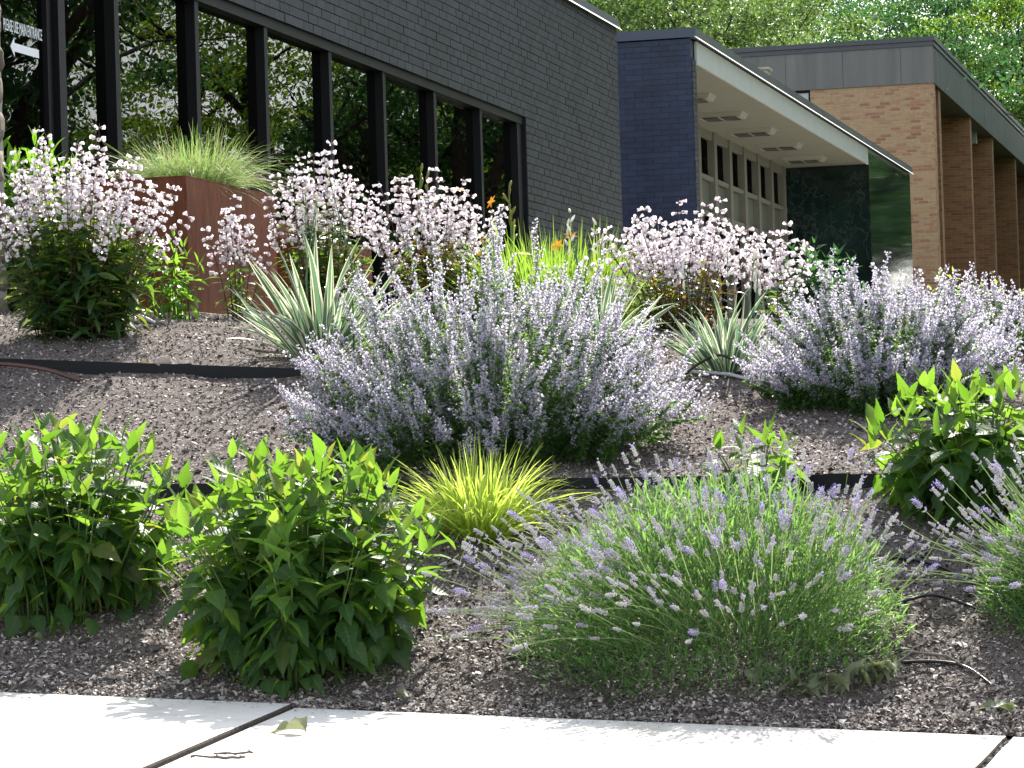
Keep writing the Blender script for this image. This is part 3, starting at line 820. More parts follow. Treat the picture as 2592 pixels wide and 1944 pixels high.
# rough stone pier at the far left, beside the glass door
sp = empty("stone_pier", bw(-7.9, 18.3, 0.9), "rough field stone pier at the left edge of the glass door", "pier")
pa, pz = on_b(18, 160, -8.05)
t = Tm(); box_bw(t, -8.36, -8.08, pa - 1.3, pa - 0.03, 0.5, 5.2); part("core", t, M['stonemortar'], sp)
rng = np.random.default_rng(4)
z = 0.6; r = 0
while z < 5.1:
    h = rng.uniform(0.16, 0.30); a = pa - 1.34
    while a < pa - 0.05:
        w = min(rng.uniform(0.2, 0.5), pa - a)
        if pa - (a + w) < 0.1: w = pa - a
        t = Tm(); n = 5; V = []
        for i in range(n):
            for j in range(n):
                x, y = i / (n - 1) - .5, j / (n - 1) - .5
                e = (1 - (2 * abs(x)) ** 8) * (1 - (2 * abs(y)) ** 8)
                V.append(bw(-8.09 + 0.035 * e + rng.normal(0, 0.007), a + w / 2 + x * (w - 0.02), z + h / 2 + y * (h - 0.02)))
        F = [(i * n + j, i * n + j + 1, (i + 1) * n + j + 1, (i + 1) * n + j) for i in range(n - 1) for j in range(n - 1)]
        ring = [i * n for i in range(n)] + [(n - 1) * n + j for j in range(1, n)] + [i * n + n - 1 for i in range(n - 2, -1, -1)] + [j for j in range(n - 2, 0, -1)]
        bk = len(V)
        for q in ring:
            b_, a_ = wb(V[q][0], V[q][1]); V.append(bw(-8.36, a_, V[q][2]))
        m = len(ring)
        F += [(ring[k], ring[(k + 1) % m], bk + (k + 1) % m, bk + k) for k in range(m)]
        t.add(V, F); part("stone", t, M['stone'], sp, True)
        a += w
    z += h; r += 1

# ---------------- navy walled porch building
an = on_b(1752, 100, BF)[0]
zr_top = on_b(1752, 71, BF)[1]; zdrip = on_b(1752, 95, BF)[1]
zsof = on_b(1766, 157, BF)[1]
am = on_b(2198, 400, BF)[0]; ae = on_b(2303, 450, BF)[0]
bwin = on_a(1987, 424, am)[0]
pb = empty("porch_building", bw(-10, (an + ae) / 2, 1.0), "flat roofed porch building with a navy brick end wall and pale soffit", "building")
t = Tm(); box_bw(t, BF - 9, BF - 0.02, an, an + 0.30, 0.6, zsof + 0.02); part("wall", t, M['navymortar'], pb)
brick_field(pb, 'a', an, BF - 4.6, BF - 0.02, 1.2, zdrip - 0.01, BRL, 0.0805, [M['navybrick']], 300, (), lambda c, z: -c, 0.006, 5, 0.005)
brick_field(pb, 'b', BF - 0.02, an + 0.002, an + 0.30, 1.2, zsof, 0.15, 0.0805, [M['darkbrick']], 44, (), lambda c, z: -z, 0.010, 6)
# roof slab, coping, drip edge, pale fascia boards, soffit
t = Tm(); box_bw(t, BF - 9, BF - 0.05, an + 0.02, ae, zsof + 0.021, zdrip - 0.012); part("roof", t, M['coping'], pb)
t = Tm(); box_bw(t, BF - 9, BF + 0.055, an - 0.045, an - 0.012, zdrip + 0.004, zr_top); part("coping", t, M['navymetal'], pb)
t = Tm(); box_bw(t, BF - 9, BF + 0.055, an - 0.0115, ae + 0.05, zdrip + 0.012, zr_top + 0.001); part("coping", t, M['coping'], pb)
drip(pb, BF + 0.057, an - 0.05, ae + 0.06, zdrip + 0.014)
cuts = list(np.linspace(an + 0.31, am - 0.01, 9))
for c0, c1 in zip(cuts[:-1], cuts[1:]):
    t = Tm(); box_bw(t, BF - 0.035, BF, c0, c1 - 0.008, zsof - 0.03, zdrip - 0.017); part("fascia_board", t, M['white'], pb)
t = Tm(); box_bw(t, bwin, BF - 0.036, an + 0.301, am - 0.012, zsof - 0.012, zsof + 0.019); part("soffit", t, M['soffit'], pb)
# soffit lights
lpx = [(1779, 240), (1824, 291), (1903, 330), (1974, 365), (2033, 401)]
def on_z(px, py, z):
    d = ray(px, py); k = z / d[2]; return wb(d[0] * k, d[1] * k)
la = [on_z(x, y, zsof - 0.03) for x, y in lpx]
lb = np.mean([q[0] for q in la[1:]]); las = np.linspace(la[1][1] - (la[4][1] - la[1][1]) / 3, la[4][1], 5)
for a in las:
    t = Tm(); z1 = zsof - 0.0125
    w, l, h = 0.40, 0.30, 0.085
    lo_ = [bw(lb + s * (w - 0.05), a + q * (l - 0.05), z1 - h) for s, q in ((-1, -1), (1, -1), (1, 1), (-1, 1))]
    hi_ = [bw(lb + s * w, a + q * l, z1) for s, q in ((-1, -1), (1, -1), (1, 1), (-1, 1))]
    t.add(hi_ + lo_, [(4, 5, 6, 7), (3, 2, 1, 0)] + [(k, (k + 1) % 4, 4 + (k + 1) % 4, 4 + k) for k in range(4)])
    f = part("ceiling_light", t, M['fixture'], pb)
    for s in (-1, 1):
        t = Tm(); c = lb + s * 0.155
        for q in range(5):
            aa = a - 0.22 + q * 0.11
            box_bw(t, c - 0.13, c + 0.13, aa - 0.04, aa + 0.04, z1 - h - 0.012, z1 - h - 0.002)
        part("louvre", t, M['louvre'], f)
# porch window wall: posts, dark panes, panels, rails
post_px = [(1809, 420), (1846, 430), (1884, 440), (1919, 450), (1952, 460)]
pas = [on_b(x, y, bwin)[0] for x, y in post_px]
pitch = (pas[-1] - pas[0]) / 4
zt1 = on_b(1785, 349, bwin)[1]; zt2 = on_b(1787, 450, bwin)[1]; zt3 = on_b(1790, 541, bwin)[1]
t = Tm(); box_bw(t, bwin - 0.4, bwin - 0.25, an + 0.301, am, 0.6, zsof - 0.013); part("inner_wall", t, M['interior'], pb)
a = pas[0] - pitch
while a < am + 0.1:
    a1 = min(a, am - 0.013)
    pw = 0.24
    t = Tm(); box_bw(t, bwin - 0.2, bwin + 0.05, max(an + 0.302, a1 - pw), a1, 0.6, zsof - 0.013); part("post", t, M['beige'], pb)
    q0, q1 = a1 + 0.001, min(a1 + pitch - pw, am) - 0.001
    if q1 > q0 + 0.2 and q0 > an:
        for (z0, z1, mt, nm, db) in ((zt1 + .001, zsof - .014, 'beige', 'head_rail', 0.02), (zt2 + 0.05, zt1, 'glass2', 'pane', -0.08), (zt2 - 0.03, zt2 + 0.049, 'beige', 'rail', 0.02), (zt3 + 0.05, zt2 - 0.031, 'panelg', 'panel', -0.06), (zt3 - 0.03, zt3 + 0.049, 'beige', 'rail', 0.02), (0.6, zt3 - 0.031, 'glass2', 'pane', -0.08)):
            t = Tm(); box_bw(t, bwin + db - (0.012 if mt == 'glass2' else 0.06), bwin + db, q0, q1, z0, z1); part(nm, t, M[mt], pb)
    a += pitch
# polished marble: return wall of the porch and the front panels
for b0, b1 in zip(np.linspace(bwin, BF - 0.03, 3)[:-1], np.linspace(bwin, BF - 0.03, 3)[1:]):
    t = Tm(); box_bw(t, b0, b1 - 0.006, am, am + 0.03, 0.6, zsof - 0.013); part("marble_panel", t, M['marble'], pb)
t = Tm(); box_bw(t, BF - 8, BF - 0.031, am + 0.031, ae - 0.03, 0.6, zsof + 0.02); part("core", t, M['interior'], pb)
c = np.linspace(am, ae, 6)
for c0, c1 in zip(c[:-1], c[1:]):
    t = Tm(); box_bw(t, BF - 0.03, BF, c0 + 0.003, c1 - 0.003, 0.6, zdrip - 0.017); part("marble_panel", t, M['marble'], pb)
# small vent standing on the porch roof
vb, va = on_z(1931, 184, zr_top + 0.15)
rv = empty("roof_vent", bw(vb, va, zr_top), "small beige metal vent box on the porch roof", "vent")
t = Tm(); box_bw(t, vb - 0.12, vb + 0.10, va - 0.15, va + 0.15, zr_top - 0.4, zr_top + 0.18); part("housing", t, M['vent'], rv)
t = Tm(); box_bw(t, vb - 0.15, vb + 0.13, va - 0.19, va + 0.19, zr_top + 0.1805, zr_top + 0.22); part("cap", t, M['vent'], rv)
t = Tm(); box_bw(t, vb - 0.06, vb + 0.04, va - 0.16, va - 0.151, zr_top + 0.02, zr_top + 0.14); part("louvre", t, M['louvre'], rv)

# ---------------- tan brick building with a deep metal fascia
RF = -8.8
ar = on_b(2362, 240, RF)[0]
zf0 = on_b(2357, 206, RF)[1]; zf1 = on_b(2350, 108, RF)[1]; zf2 = on_b(2349, 84, RF)[1]
rb = empty("brick_building", bw(-14, 90, 1.0), "tan and orange brick building with a deep bronze metal fascia and brick fins", "building")
bl = RF - 16
wb0 = on_a(2053, 300, ar)[0]; wb1 = on_a(1930, 300, ar)[0]; wz = on_a(2040, 300, ar)[1]
t = Tm()
box_bw(t, wb0, RF, ar, ar + 0.4, 0.6, zf0 + 0.3)
box_bw(t, bl, wb1, ar, ar + 0.4, 0.6, zf0 + 0.3)
box_bw(t, wb1 + .001, wb0 - .001, ar, ar + 0.4, 0.6, zf0 - 1.9)
part("wall", t, M['tanmortar'], rb)
brick_field(rb, 'a', ar, RF - 5.5, RF, 2.6, zf0, 0.25, 0.0805, [M['redbrick']], 300, [(wb1, wb0, zf0 - 1.9, zf0 + 1)], lambda c, z: abs(z - 6.2) + abs(c - RF + 1.2) * 1.2, 0.010, 7, 0.013)
brick_field(rb, 'b', RF, ar, ar + 0.4, 2.6, zf0, 0.2, 0.0805, [M['redbrick']], 0, (), lambda c, z: -z, 0.010, 8)
# window under the fascia
wn_o = Tm(); box_bw(wn_o, wb1 + .002, wb0 - .002, ar + 0.02, ar + 0.06, zf0 - 0.06, zf0); box_bw(wn_o, wb0 - 0.05, wb0 - 0.0021, ar + 0.02, ar + 0.06, zf0 - 1.898, zf0 - 0.0605); box_bw(wn_o, wb1 + .0021, wb0 - 0.0505, ar + 0.02, ar + 0.06, zf0 - 1.898, zf0 - 1.8)
wnd = part("window", wn_o, M['frame'], rb)
t = Tm(); box_bw(t, wb1 + .01, wb0 - 0.051, ar + 0.045, ar + 0.05, zf0 - 1.799, zf0 - 0.061); part("pane", t, M['glass3'], wnd)
t = Tm(); box_bw(t, wb1 + .01, wb0 - 0.051, ar + 0.07, ar + 0.08, zf0 - 1.799, zf0 - 0.061); part("sky_reflection_sheet", t, M['lettering'], wnd)  # white sheet behind the glass, standing in for the sky's reflection
# roof, fascia panels and coping lines
t = Tm(); box_bw(t, bl, RF - 0.06, ar + 0.06, ar + 60, zf0 + 0.31, zf2 - 0.05); part("roof", t, M['coping'], rb)
jb = [on_a(x, 150, ar)[0] for x in (1988, 2133, 2280)]
jp = (jb[2] - jb[0]) / 2
fr = [RF + 0.03] + [jb[2] - k * jp for k in range(0, 9)]
for f1, f0 in zip(fr[:-1], fr[1:]):
    t = Tm(); box_bw(t, f0 + 0.004, f1 - 0.004 if f1 != fr[0] else f1, ar - 0.05, ar - 0.02, zf0, zf1); part("fascia_panel", t, M['patina'], rb)
a = ar - 0.019
for k in range(16):
    t = Tm(); box_bw(t, RF, RF + 0.03, a, a + 3.0 - 0.01, zf0, zf1); part("fascia_panel", t, M['patina2'], rb); a += 3.0
aR = a
zm = (zf1 + zf2) / 2
t = Tm(); box_bw(t, bl, RF + 0.06, ar - 0.08, ar - 0.02, zf1 + 0.001, zm - 0.012); box_bw(t, RF, RF + 0.061, ar - 0.019, aR, zf1 + 0.002, zm - 0.012); part("coping", t, M['coping'], rb)
t = Tm(); box_bw(t, bl, RF + 0.09, ar - 0.12, ar - 0.02, zm + 0.001, zf2); box_bw(t, RF, RF + 0.091, ar - 0.019, aR, zm + 0.002, zf2 + 0.001); part("coping", t, M['coping'], rb)
t = Tm(); box_bw(t, RF - 2.2, RF - 0.001, ar + 0.41, aR, zf0 + 0.02, zf0 + 0.1); part("soffit", t, M['coping'], rb)
# fins and the wall behind them
fin_px = [(2385, 400), (2463, 450), (2517, 450), (2573, 450)]
fas = [on_b(x, y, RF - 0.05)[0] for x, y in fin_px]
fas += [fas[-1] + 7.5, fas[-1] + 15]
for a in fas:
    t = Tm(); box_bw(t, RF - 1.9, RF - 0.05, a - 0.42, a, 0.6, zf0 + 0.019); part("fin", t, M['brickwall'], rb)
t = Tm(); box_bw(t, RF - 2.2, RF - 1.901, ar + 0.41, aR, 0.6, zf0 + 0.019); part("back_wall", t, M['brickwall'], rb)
lp = on_b(2463, 345, RF - 0.4)
t = Tm(); box_bw(t, RF - 0.5, RF - 0.3, lp[0] - 0.15, lp[0] + 0.15, zf0 - 0.32, zf0 + 0.019); part("soffit_lamp", t, M['white'], rb)
al = on_a(2511, 708, fas[2] - 0.44)
t = Tm(); box_bw(t, al[0] - 0.07, al[0] + 0.07, fas[2] - 0.48, fas[2] - 0.421, al[1] - 0.09, al[1] + 0.09); part("alarm_box", t, M['alarm'], rb)

# ================================================================== TREES
def tree_templates(seed, H, R, z0, leaf, ncl, per, spread=1.0):
    rng = np.random.default_rng(seed)
    tr = Tm(); ends = []
    def limb(p, d, l, r, lev):
        n = 6; P = [p]
        for i in range(n):
            d = unit(d + rng.normal(0, 0.10, 3) + np.array([0, 0, 0.05])); P.append(P[-1] + d * l / n)
        rr = np.linspace(r, r * 0.55, n + 1)
        V, F, mi, A = tube(P, rr, 7 if lev < 2 else 4); tr.add(V, F, mi, A)
        if lev >= 3:
            ends.extend(P[2:]); return
        ends.extend(P[4:] if lev == 2 else [])
        for k in range(4 if lev else 6):
            i = rng.integers(2, n + 1); az = rng.random() * 6.28
            dd = unit(d * 0.6 + np.array([math.cos(az), math.sin(az), rng.uniform(-0.1, 0.5)]))
            limb(P[i], dd, l * rng.uniform(0.45, 0.7), rr[i] * 0.55, lev + 1)
    limb(np.array([0, 0, -0.3]), np.array([0.03, 0.02, 1.0]), H * 0.55, H * 0.022, 0)
    ends = np.array(ends)
    C = []
    while len(C) < ncl:
        if rng.random() < 0.5:
            c = ends[rng.integers(len(ends))] + rng.normal(0, 0.05 * H, 3)
        else:
            v = unit(rng.normal(size=3)); c = v * rng.uniform(0.55, 1.0) * np.array([R, R, (H - z0) / 2]) + np.array([0, 0, (H + z0) / 2])
            c += rng.normal(0, 0.06 * H, 3)
        if c[2] > z0 * 0.8: C.append(c)
    C = np.array(C); cs = []
    lt = Tm().add([(0, 0, 0), (0.27, 0.5, 0.06), (0, 1, -0.05), (-0.27, 0.5, 0.06)], [(0, 1, 2), (0, 2, 3)], 0, np.zeros((4, 4)))
    n = ncl * per
    ci = np.repeat(np.arange(ncl), per)
    cr = rng.uniform(0.45, 1.15, ncl) * spread
    pos = C[ci] + rng.normal(0, 0.5, (n, 3)) * cr[ci][:, None] * np.array([1.15, 1.15, 0.5])
    d = unit(rng.normal(size=(n, 3)) + np.array([0, 0, -0.4])); up = unit(rng.normal(0, 0.7, (n, 3)) + np.array([0, 0, 1.0]))
    X = unit(np.cross(d, up)); Z = np.cross(X, d); s = leaf * rng.uniform(0.7, 1.4, n)
    Ms = np.zeros((n, 4, 4)); Ms[:, 3, 3] = 1
    Ms[:, :3, 0] = X * s[:, None]; Ms[:, :3, 1] = d * s[:, None]; Ms[:, :3, 2] = Z * s[:, None]; Ms[:, :3, 3] = pos
    cv = rng.random(ncl)
    return tr, chunk(lt, Ms, (cv[ci] * 0.6 + 0.4 * rng.random(n)))
kinds = {}
for nm, args, mat in (("A", (21, 17, 5.0, 3.5, 0.15, 210, 210, 1.05), 'treeA'), ("B", (22, 20, 5.5, 4.0, 0.155, 215, 225, 1.15), 'treeB'), ("C", (23, 18, 5.5, 1.5, 0.16, 205, 215, 1.15), 'treeC')):
    tr, ch = tree_templates(*args)
    kinds[nm] = (mesh_of(tr, "trunk", [M['bark']], True), mesh_chunks("crown", [ch], [M[mat]]))
def tree(kind, name, label, x, y, rz, s, group, z=None):
    z = float(gz(x, y)) if z is None else z
    r = empty(name, (x, y, z), label, "tree", group)
    r.rotation_euler = (0, 0, rz); r.scale = (s, s, s)
    for nm, me in zip(("trunk", "crown"), kinds[kind]):
        o = bpy.data.objects.new(nm, me); link(o, r)
    return r
def far(px, y): return (px - 1296) / FPX * y
G1 = "trees rising behind the buildings"
tree('A', "feathery_tree", "pale feathery tree just right of the black roof corner", far(1600, 88), 88, 0.4, 0.92, G1)
tree('A', "feathery_tree", "pale feathery tree left of the dark bare trunk", far(1810, 96), 96, 2.1, 1.0, G1)
tree('B', "dark_trunk_tree", "dark trunked tree standing against the white sky gap", far(1905, 112), 112, 3.3, 0.8, G1)
tree('B', "deep_green_tree", "deep green tree behind the middle of the bronze fascia", far(2160, 118), 118, 1.2, 1.08, G1)
tree('B', "deep_green_tree", "deep green tree behind the corner of the bronze fascia", far(2330, 126), 126, 5.0, 1.15, G1)
tree('C', "yellow_green_tree", "yellow green tree just beyond the fascia corner", far(2470, 132), 132, 0.9, 1.1, G1)
tree('C', "yellow_green_tree", "yellow green tree cut by the right edge of the picture", far(2690, 128), 128, 2.6, 1.15, G1)
tree('C', "yellow_green_tree", "distant yellow green tree high above the fin wall", far(2560, 165), 165, 5.4, 1.5, G1)
for k, (px, y, lab) in enumerate(((1660, 150, "dark green tree far behind the pale feathery trees"), (2260, 160, "dark green tree farthest back above the bronze fascia"), (2420, 175, "dark green tree far behind the fascia corner"), (2640, 170, "dark green tree far behind the right edge trees"))):
    tree('B', "deep_green_tree", lab, far(px, y), y, 1.1 * k, 1.35, G1)
G2 = "street trees mirrored in the dark windows"
for k, (kd, x, y, rz, s) in enumerate((('B', 16, 43, 0.3, 0.8), ('C', 24, 66, 4.2, 0.9), ('B', 33, 60, 5.1, 0.9), ('C', 41, 80, 0.8, 0.9), ('B', 16.5, 62, 2.2, 0.8), ('A', 46, 70, 3.4, 0.9), ('B', 23, 90, 4.4, 1.0), ('B', 31, 108, 0.2, 1.1), ('B', 42, 104, 2.0, 1.0), ('B', 36, 124, 3.0, 1.2), ('B', 26, 106, 3.9, 1.0), ('B', 33, 94, 1.9, 1.0))):
    tree(kd, "street_tree", "street tree seen only as a reflection in the dark window panes", x, y, rz, s, G2)

# ================================================================== PLANTS
def depth_order(P, root):          # pieces nearest the camera first
    return np.array([(root[1] + p[1]) - 0.25 * p[2] for p in P])

def broad_temps():
    ts = []
    for k in range(4):
        ts.append(leaf_t(1, 0.56 + 0.08 * (k % 2), ovate, 0.30 - 0.05 * k, 0.08 + 0.10 * k, 0.07, 11, 0.025))
    return ts
BROAD = broad_temps()
def leafy_plant(name, label, base, R, H, nst, seed, nobj, leaf=0.135, mat='helio', temps=None, group=None, cat="plant", first=0.12, narrow=1.0, upright=0.0, step=0.10, skew=(0, 0)):
    temps = temps or BROAD
    rng = np.random.default_rng(seed)
    root = empty(name, base, label, cat, group)
    Ms, tid, Ps = [], [], []
    for s in range(nst):
        rr = R * math.sqrt((s + 0.5) / nst); az = s * 2.39996 + rng.normal(0, 0.2)
        o = np.array([math.cos(az), math.sin(az), 0])
        b = o * rr * 0.48
        h = H * (1 - 0.50 * (rr / R) ** 2.4) * rng.uniform(0.86, 1.08)
        tip = o * rr * rng.uniform(0.82, 1.0) + np.array([skew[0], skew[1], 0])
        n = 9
        tt = np.linspace(0, 1, n)
        P = np.stack([b[0] + (tip[0] - b[0]) * tt ** 1.6, b[1] + (tip[1] - b[1]) * tt ** 1.6, h * tt], 1) + np.cumsum(rng.normal(0, 0.004, (n, 3)), 0) * np.array([1, 1, 0])
        P[0, 2] = float(gz(base[0] + b[0], base[1] + b[1])) - base[2] - 0.02
        t = Tm(); V, F, mi, A = tube(P, np.linspace(0.0055, 0.0025, n), 5); t.add(V, F, mi, A)
        me = mesh_of(t, "stem", [M['stemg']], True); so = bpy.data.objects.new("stem", me); link(so, root)
        nn = max(4, int(h / step))
        phi = rng.random() * 6.28
        for i in range(nn + 1):
            f = first + (1 - first) * (i / nn) ** 0.85
            p = np.array([np.interp(f, tt, P[:, j]) for j in range(3)])
            phi += math.pi / 2 + rng.normal(0, 0.25)
            top = i / nn
            nq = 3 if (top < 0.7 and leaf > 0.12) else 2
            for q in range(nq):
                a2 = phi + q * 2 * math.pi / nq + rng.normal(0, 0.2)
                d0 = np.array([math.cos(a2), math.sin(a2), 0])
                outw = float(d0 @ o) * min(1, rr / R * 1.4)
                pit = np.interp(top, [0, 0.35, 0.7, 0.88, 1.0], [-0.85, -0.60, -0.10, 0.60, 1.15]) + upright
                pit += -0.30 * max(0, outw) * (1 - top) + rng.normal(0, 0.2)
                pit = min(1.35, max(-1.25, pit))
                d = np.array([d0[0] * math.cos(pit), d0[1] * math.cos(pit), math.sin(pit)])
                L_ = leaf * np.interp(top, [0, 0.3, 0.7, 0.9, 1], [0.72, 1.0, 1.0, 0.9, 0.75]) * rng.uniform(0.62, 1.18)
                pp = p + d * 0.022
                Ms.append(frame(pp, d, np.array([0, 0, 1]) + rng.normal(0, 0.18, 3), (L_ * narrow * np.interp(top, [0.75, 1], [1, 0.72]), L_ * np.interp(top, [0.75, 1], [1, 1.12]), L_), rng.normal(0, 0.25)))
                tid.append(rng.integers(len(temps))); Ps.append(pp + d * L_ * 0.5)
    if leaf > 0.12 and mat == 'helio':     # skirt of low leaves hiding the foot
        for k in range(int(nst * 1.6)):
            az = rng.random() * 6.283; rr = R * rng.uniform(0.45, 0.68); pit = rng.normal(-0.55, 0.3)
            p = np.array([math.cos(az) * rr, math.sin(az) * rr, rng.uniform(0.06, 0.30) * H])
            p[2] += (float(gz(base[0] + p[0], base[1] + p[1])) - base[2])
            a2 = az + rng.normal(0, 0.5); d = np.array([math.cos(a2) * math.cos(pit), math.sin(a2) * math.cos(pit), math.sin(pit)])
            L_ = leaf * rng.uniform(0.5, 0.9)
            Ms.append(frame(p, d, np.array([0, 0, 1]) + rng.normal(0, 0.25, 3), L_, rng.normal(0, 0.3))); tid.append(rng.integers(len(temps))); Ps.append(p + d * L_ * 0.5)
    scatter(root, "leaf", temps, [M[mat]], Ms, tid, nobj, "foliage", depth_order(Ps, base), True)
    return root

# ---------------- lavender
def lav_spike(seed):
    rng = np.random.default_rng(seed); t = Tm()
    def bud(p, d, l, w, mi):
        d = unit(d); x = unit(np.cross(d, (0.2, 0.3, 0.9))); y = np.cross(d, x)
        V = [p] + [p + d * l * 0.45 + w * (math.cos(a) * x + math.sin(a) * y) for a in (0, 1.57, 3.14, 4.71)] + [p + d * l]
        F = [(0, 2, 1), (0, 3, 2), (0, 4, 3), (0, 1, 4), (5, 1, 2), (5, 2, 3), (5, 3, 4), (5, 4, 1)]
        A = np.zeros((6, 4)); A[:, 0] = rng.random(); t.add(V, F, mi, A)
    Lg = 0.062
    zs = [0.0, 0.022, 0.031, 0.040, 0.048, 0.055, 0.061]
    for i, z in enumerate(zs):
        n = 7 if i < 5 else 4
        for k in range(n):
            a = k * 6.283 / n + i * 0.5 + rng.normal(0, 0.15)
            d = np.array([math.cos(a), math.sin(a), 0.75 + 0.12 * i])
            p = np.array([0, 0, z]) + 0.001 * d
            bud(p, d, 0.0135 * (1 - 0.06 * i), 0.0032, 0)
            if rng.random() < (0.10, 0.16, 0.7, 0.06, 0.22, 0.10)[seed % 6]:
                q = p + unit(d) * 0.012
                for s in (-1, 1):
                    x = unit(np.cross(d, (0, 0, 1)))
                    V = [q, q + x * 0.004 * s + unit(d) * 0.005, q + unit(d) * 0.007 + np.array([0, 0, 0.003]), q - x * 0.003 * s + unit(d) * 0.003]
                    A = np.zeros((4, 4)); A[:, 0] = rng.random(); t.add(V, [(0, 1, 2, 3)], 1, A)
    return t
LAVS = [lav_spike(s) for s in range(6)]
NARROW = [leaf_t(1, 0.13, oblong, 0.2, 0.25, 0, 3), leaf_t(1, 0.11, oblong, 0.15, -0.1, 0, 3)]
def lavender(name, label, base, Rx, Ry, H, nst, seed, nobj, bias, reach=0.54, group="lavender bushes in flower along the sidewalk"):
    rng = np.random.default_rng(seed)
    root = empty(name, base, label, "lavender", group)
    # leafy mound
    n = 15000
    v = rng.normal(size=(n, 3)); v[:, 2] = np.abs(v[:, 2]); v = unit(v); rad = rng.uniform(0.30, 1.0, n) ** 0.6
    P = v * rad[:, None] * np.array([Rx, Ry, H * 0.80]); P[:, 2] += 0.02
    P[:, 2] += gz(base[0] + P[:, 0], base[1] + P[:, 1]) - base[2]
    d = unit(v * 0.8 + rng.normal(0, 0.55, (n, 3)) + np.array([0, 0, 0.55])); X = unit(np.cross(d, np.array([0, 0, 1.0]) + rng.normal(0, 0.4, (n, 3)))); Z = np.cross(X, d)
    s = rng.uniform(0.035, 0.075, n)
    Ms = np.zeros((n, 4, 4)); Ms[:, 3, 3] = 1; Ms[:, :3, 0] = X * s[:, None]; Ms[:, :3, 1] = d * s[:, None]; Ms[:, :3, 2] = Z * s[:, None]; Ms[:, :3, 3] = P
    k = rng.integers(0, 2, n); vr = rng.random(n)
    stuff_part("foliage", [chunk(NARROW[i], Ms[k == i], vr[k == i]) for i in range(2)], [M['lavleaf']], root)
    # flower stems, fanning out and leaning
    m = 7; tt = np.linspace(0, 1, m)
    PP = np.zeros((nst, m, 3)); sp = []; tid = []; tips = []
    for i in range(nst):
        az = rng.random() * 6.283; el = math.asin(rng.uniform(0.10, 1.0))
        v = np.array([math.cos(az) * math.cos(el), math.sin(az) * math.cos(el), math.sin(el)])
        st = v * np.array([Rx, Ry, H * 0.6]) * rng.uniform(0.25, 0.8)
        d = unit(v + np.asarray(bias) * rng.uniform(0.4, 1.2) + np.array([0, 0, 0.25]))
        l = reach * rng.uniform(0.65, 1.15) * (0.75 + 0.25 * math.cos(el))
        bend = rng.uniform(-0.14, 0.30)
        for j, f in enumerate(tt):
            PP[i, j] = st + d * l * f + np.array([0, 0, -bend * l * f * f]) + np.array([d[0], d[1], 0]) * bend * 0.3 * l * f * f
        gmin = gz(base[0] + PP[i, :, 0], base[1] + PP[i, :, 1]) - base[2] + 0.03
        PP[i, :, 2] = np.maximum(PP[i, :, 2], gmin)
        e = unit(PP[i, -1] - PP[i, -2])
        sp.append(frame_z(PP[i, -1] - e * 0.004, e, rng.uniform(0.65, 1.1), rng.random() * 6.28)); tid.append(rng.integers(6)); tips.append(PP[i, -1])
    vv = rng.random(nst)
    W = np.full((nst, m), 0.0017)
    side1 = unit(np.cross(PP[:, -1] - PP[:, 0], np.array([0, 0, 1.0]))); side2 = unit(np.cross(PP[:, -1] - PP[:, 0], side1))
    c1 = ribbons(PP, W, side1, 0, vv); c2 = ribbons(PP, W, side2, 0, vv)
    # narrow leaves up the stems
    ml = []
    for i in range(nst):
        for q in range(5):
            f = rng.uniform(0.02, 0.6); p = np.array([np.interp(f, tt, PP[i, :, j]) for j in range(3)])
            dd = unit(PP[i, -1] - PP[i, 0]) + rng.normal(0, 0.5, 3)
            ml.append(frame(p, dd, rng.normal(size=3), rng.uniform(0.02, 0.045)))
    stuff_part("stems", [c1, c2], [M['lavstem']], root)
    stuff_part("stem_leaves", [chunk(NARROW[0], ml, rng.random(len(ml)))], [M['lavleaf']], root)
    scatter(root, "flower_spike", LAVS, [M['calyx'], M['floret']], sp, tid, nobj, "flower_spikes", depth_order(tips, base))
    return root

# ---------------- catmint
def nep_spike(seed, Lg=0.20, nw=9):
    rng = np.random.default_rng(seed); t = Tm()
    V, F, mi, A = tube([(0, 0, 0), (0, 0, Lg * 0.5), (0, 0, Lg)], [0.0018, 0.0015, 0.001], 3); t.add(V, F, 2, A)
    for i in range(nw):
        z = Lg * (i / (nw - 1)) ** 0.9; rad = 0.017 * (1 - 0.55 * i / nw) * rng.uniform(0.8, 1.2)
        n = 11 if i < nw - 3 else 7
        for k in range(n):
            a = rng.random() * 6.283
            d = unit([math.cos(a), math.sin(a), rng.uniform(0.1, 0.9)])
            p = np.array([0, 0, z + rng.normal(0, 0.006)]); x = unit(np.cross(d, (0.1, 0.2, 1))); y = np.cross(d, x)
            q = p + d * rad * rng.uniform(0.6, 1.0)
            w = 0.0026
            A = np.zeros((4, 4)); A[:, 0] = rng.random()
            t.add([p + d * 0.002, q + x * w, q - x * w * 0.5 + y * w, q - x * w * 0.5 - y * w], [(0, 1, 2), (0, 2, 3), (0, 3, 1)], 0, A)
            if rng.random() < 0.72:
                A = np.zeros((6, 4)); A[:, 0] = rng.random(); s = rng.uniform(0.0036, 0.0062)
                e = q + d * s * 0.8
                t.add([q, e + x * s, e + d * s + y * s * 0.7, e - x * s, e + y * s * 0.9 + x * s * .3, e - y * s + d * s * 0.8], [(0, 1, 2, 3), (0, 1, 5, 3)], 1, A)
    return t
NEPS = [nep_spike(s + 40) for s in range(6)] + [nep_spike(s + 50, 0.10, 4) for s in range(4)]
NLEAF = [leaf_t(1, 0.62, ovate, 0.25, 0.2, 0.05, 4), leaf_t(1, 0.55, ovate, 0.1, 0.35, 0.05, 4)]
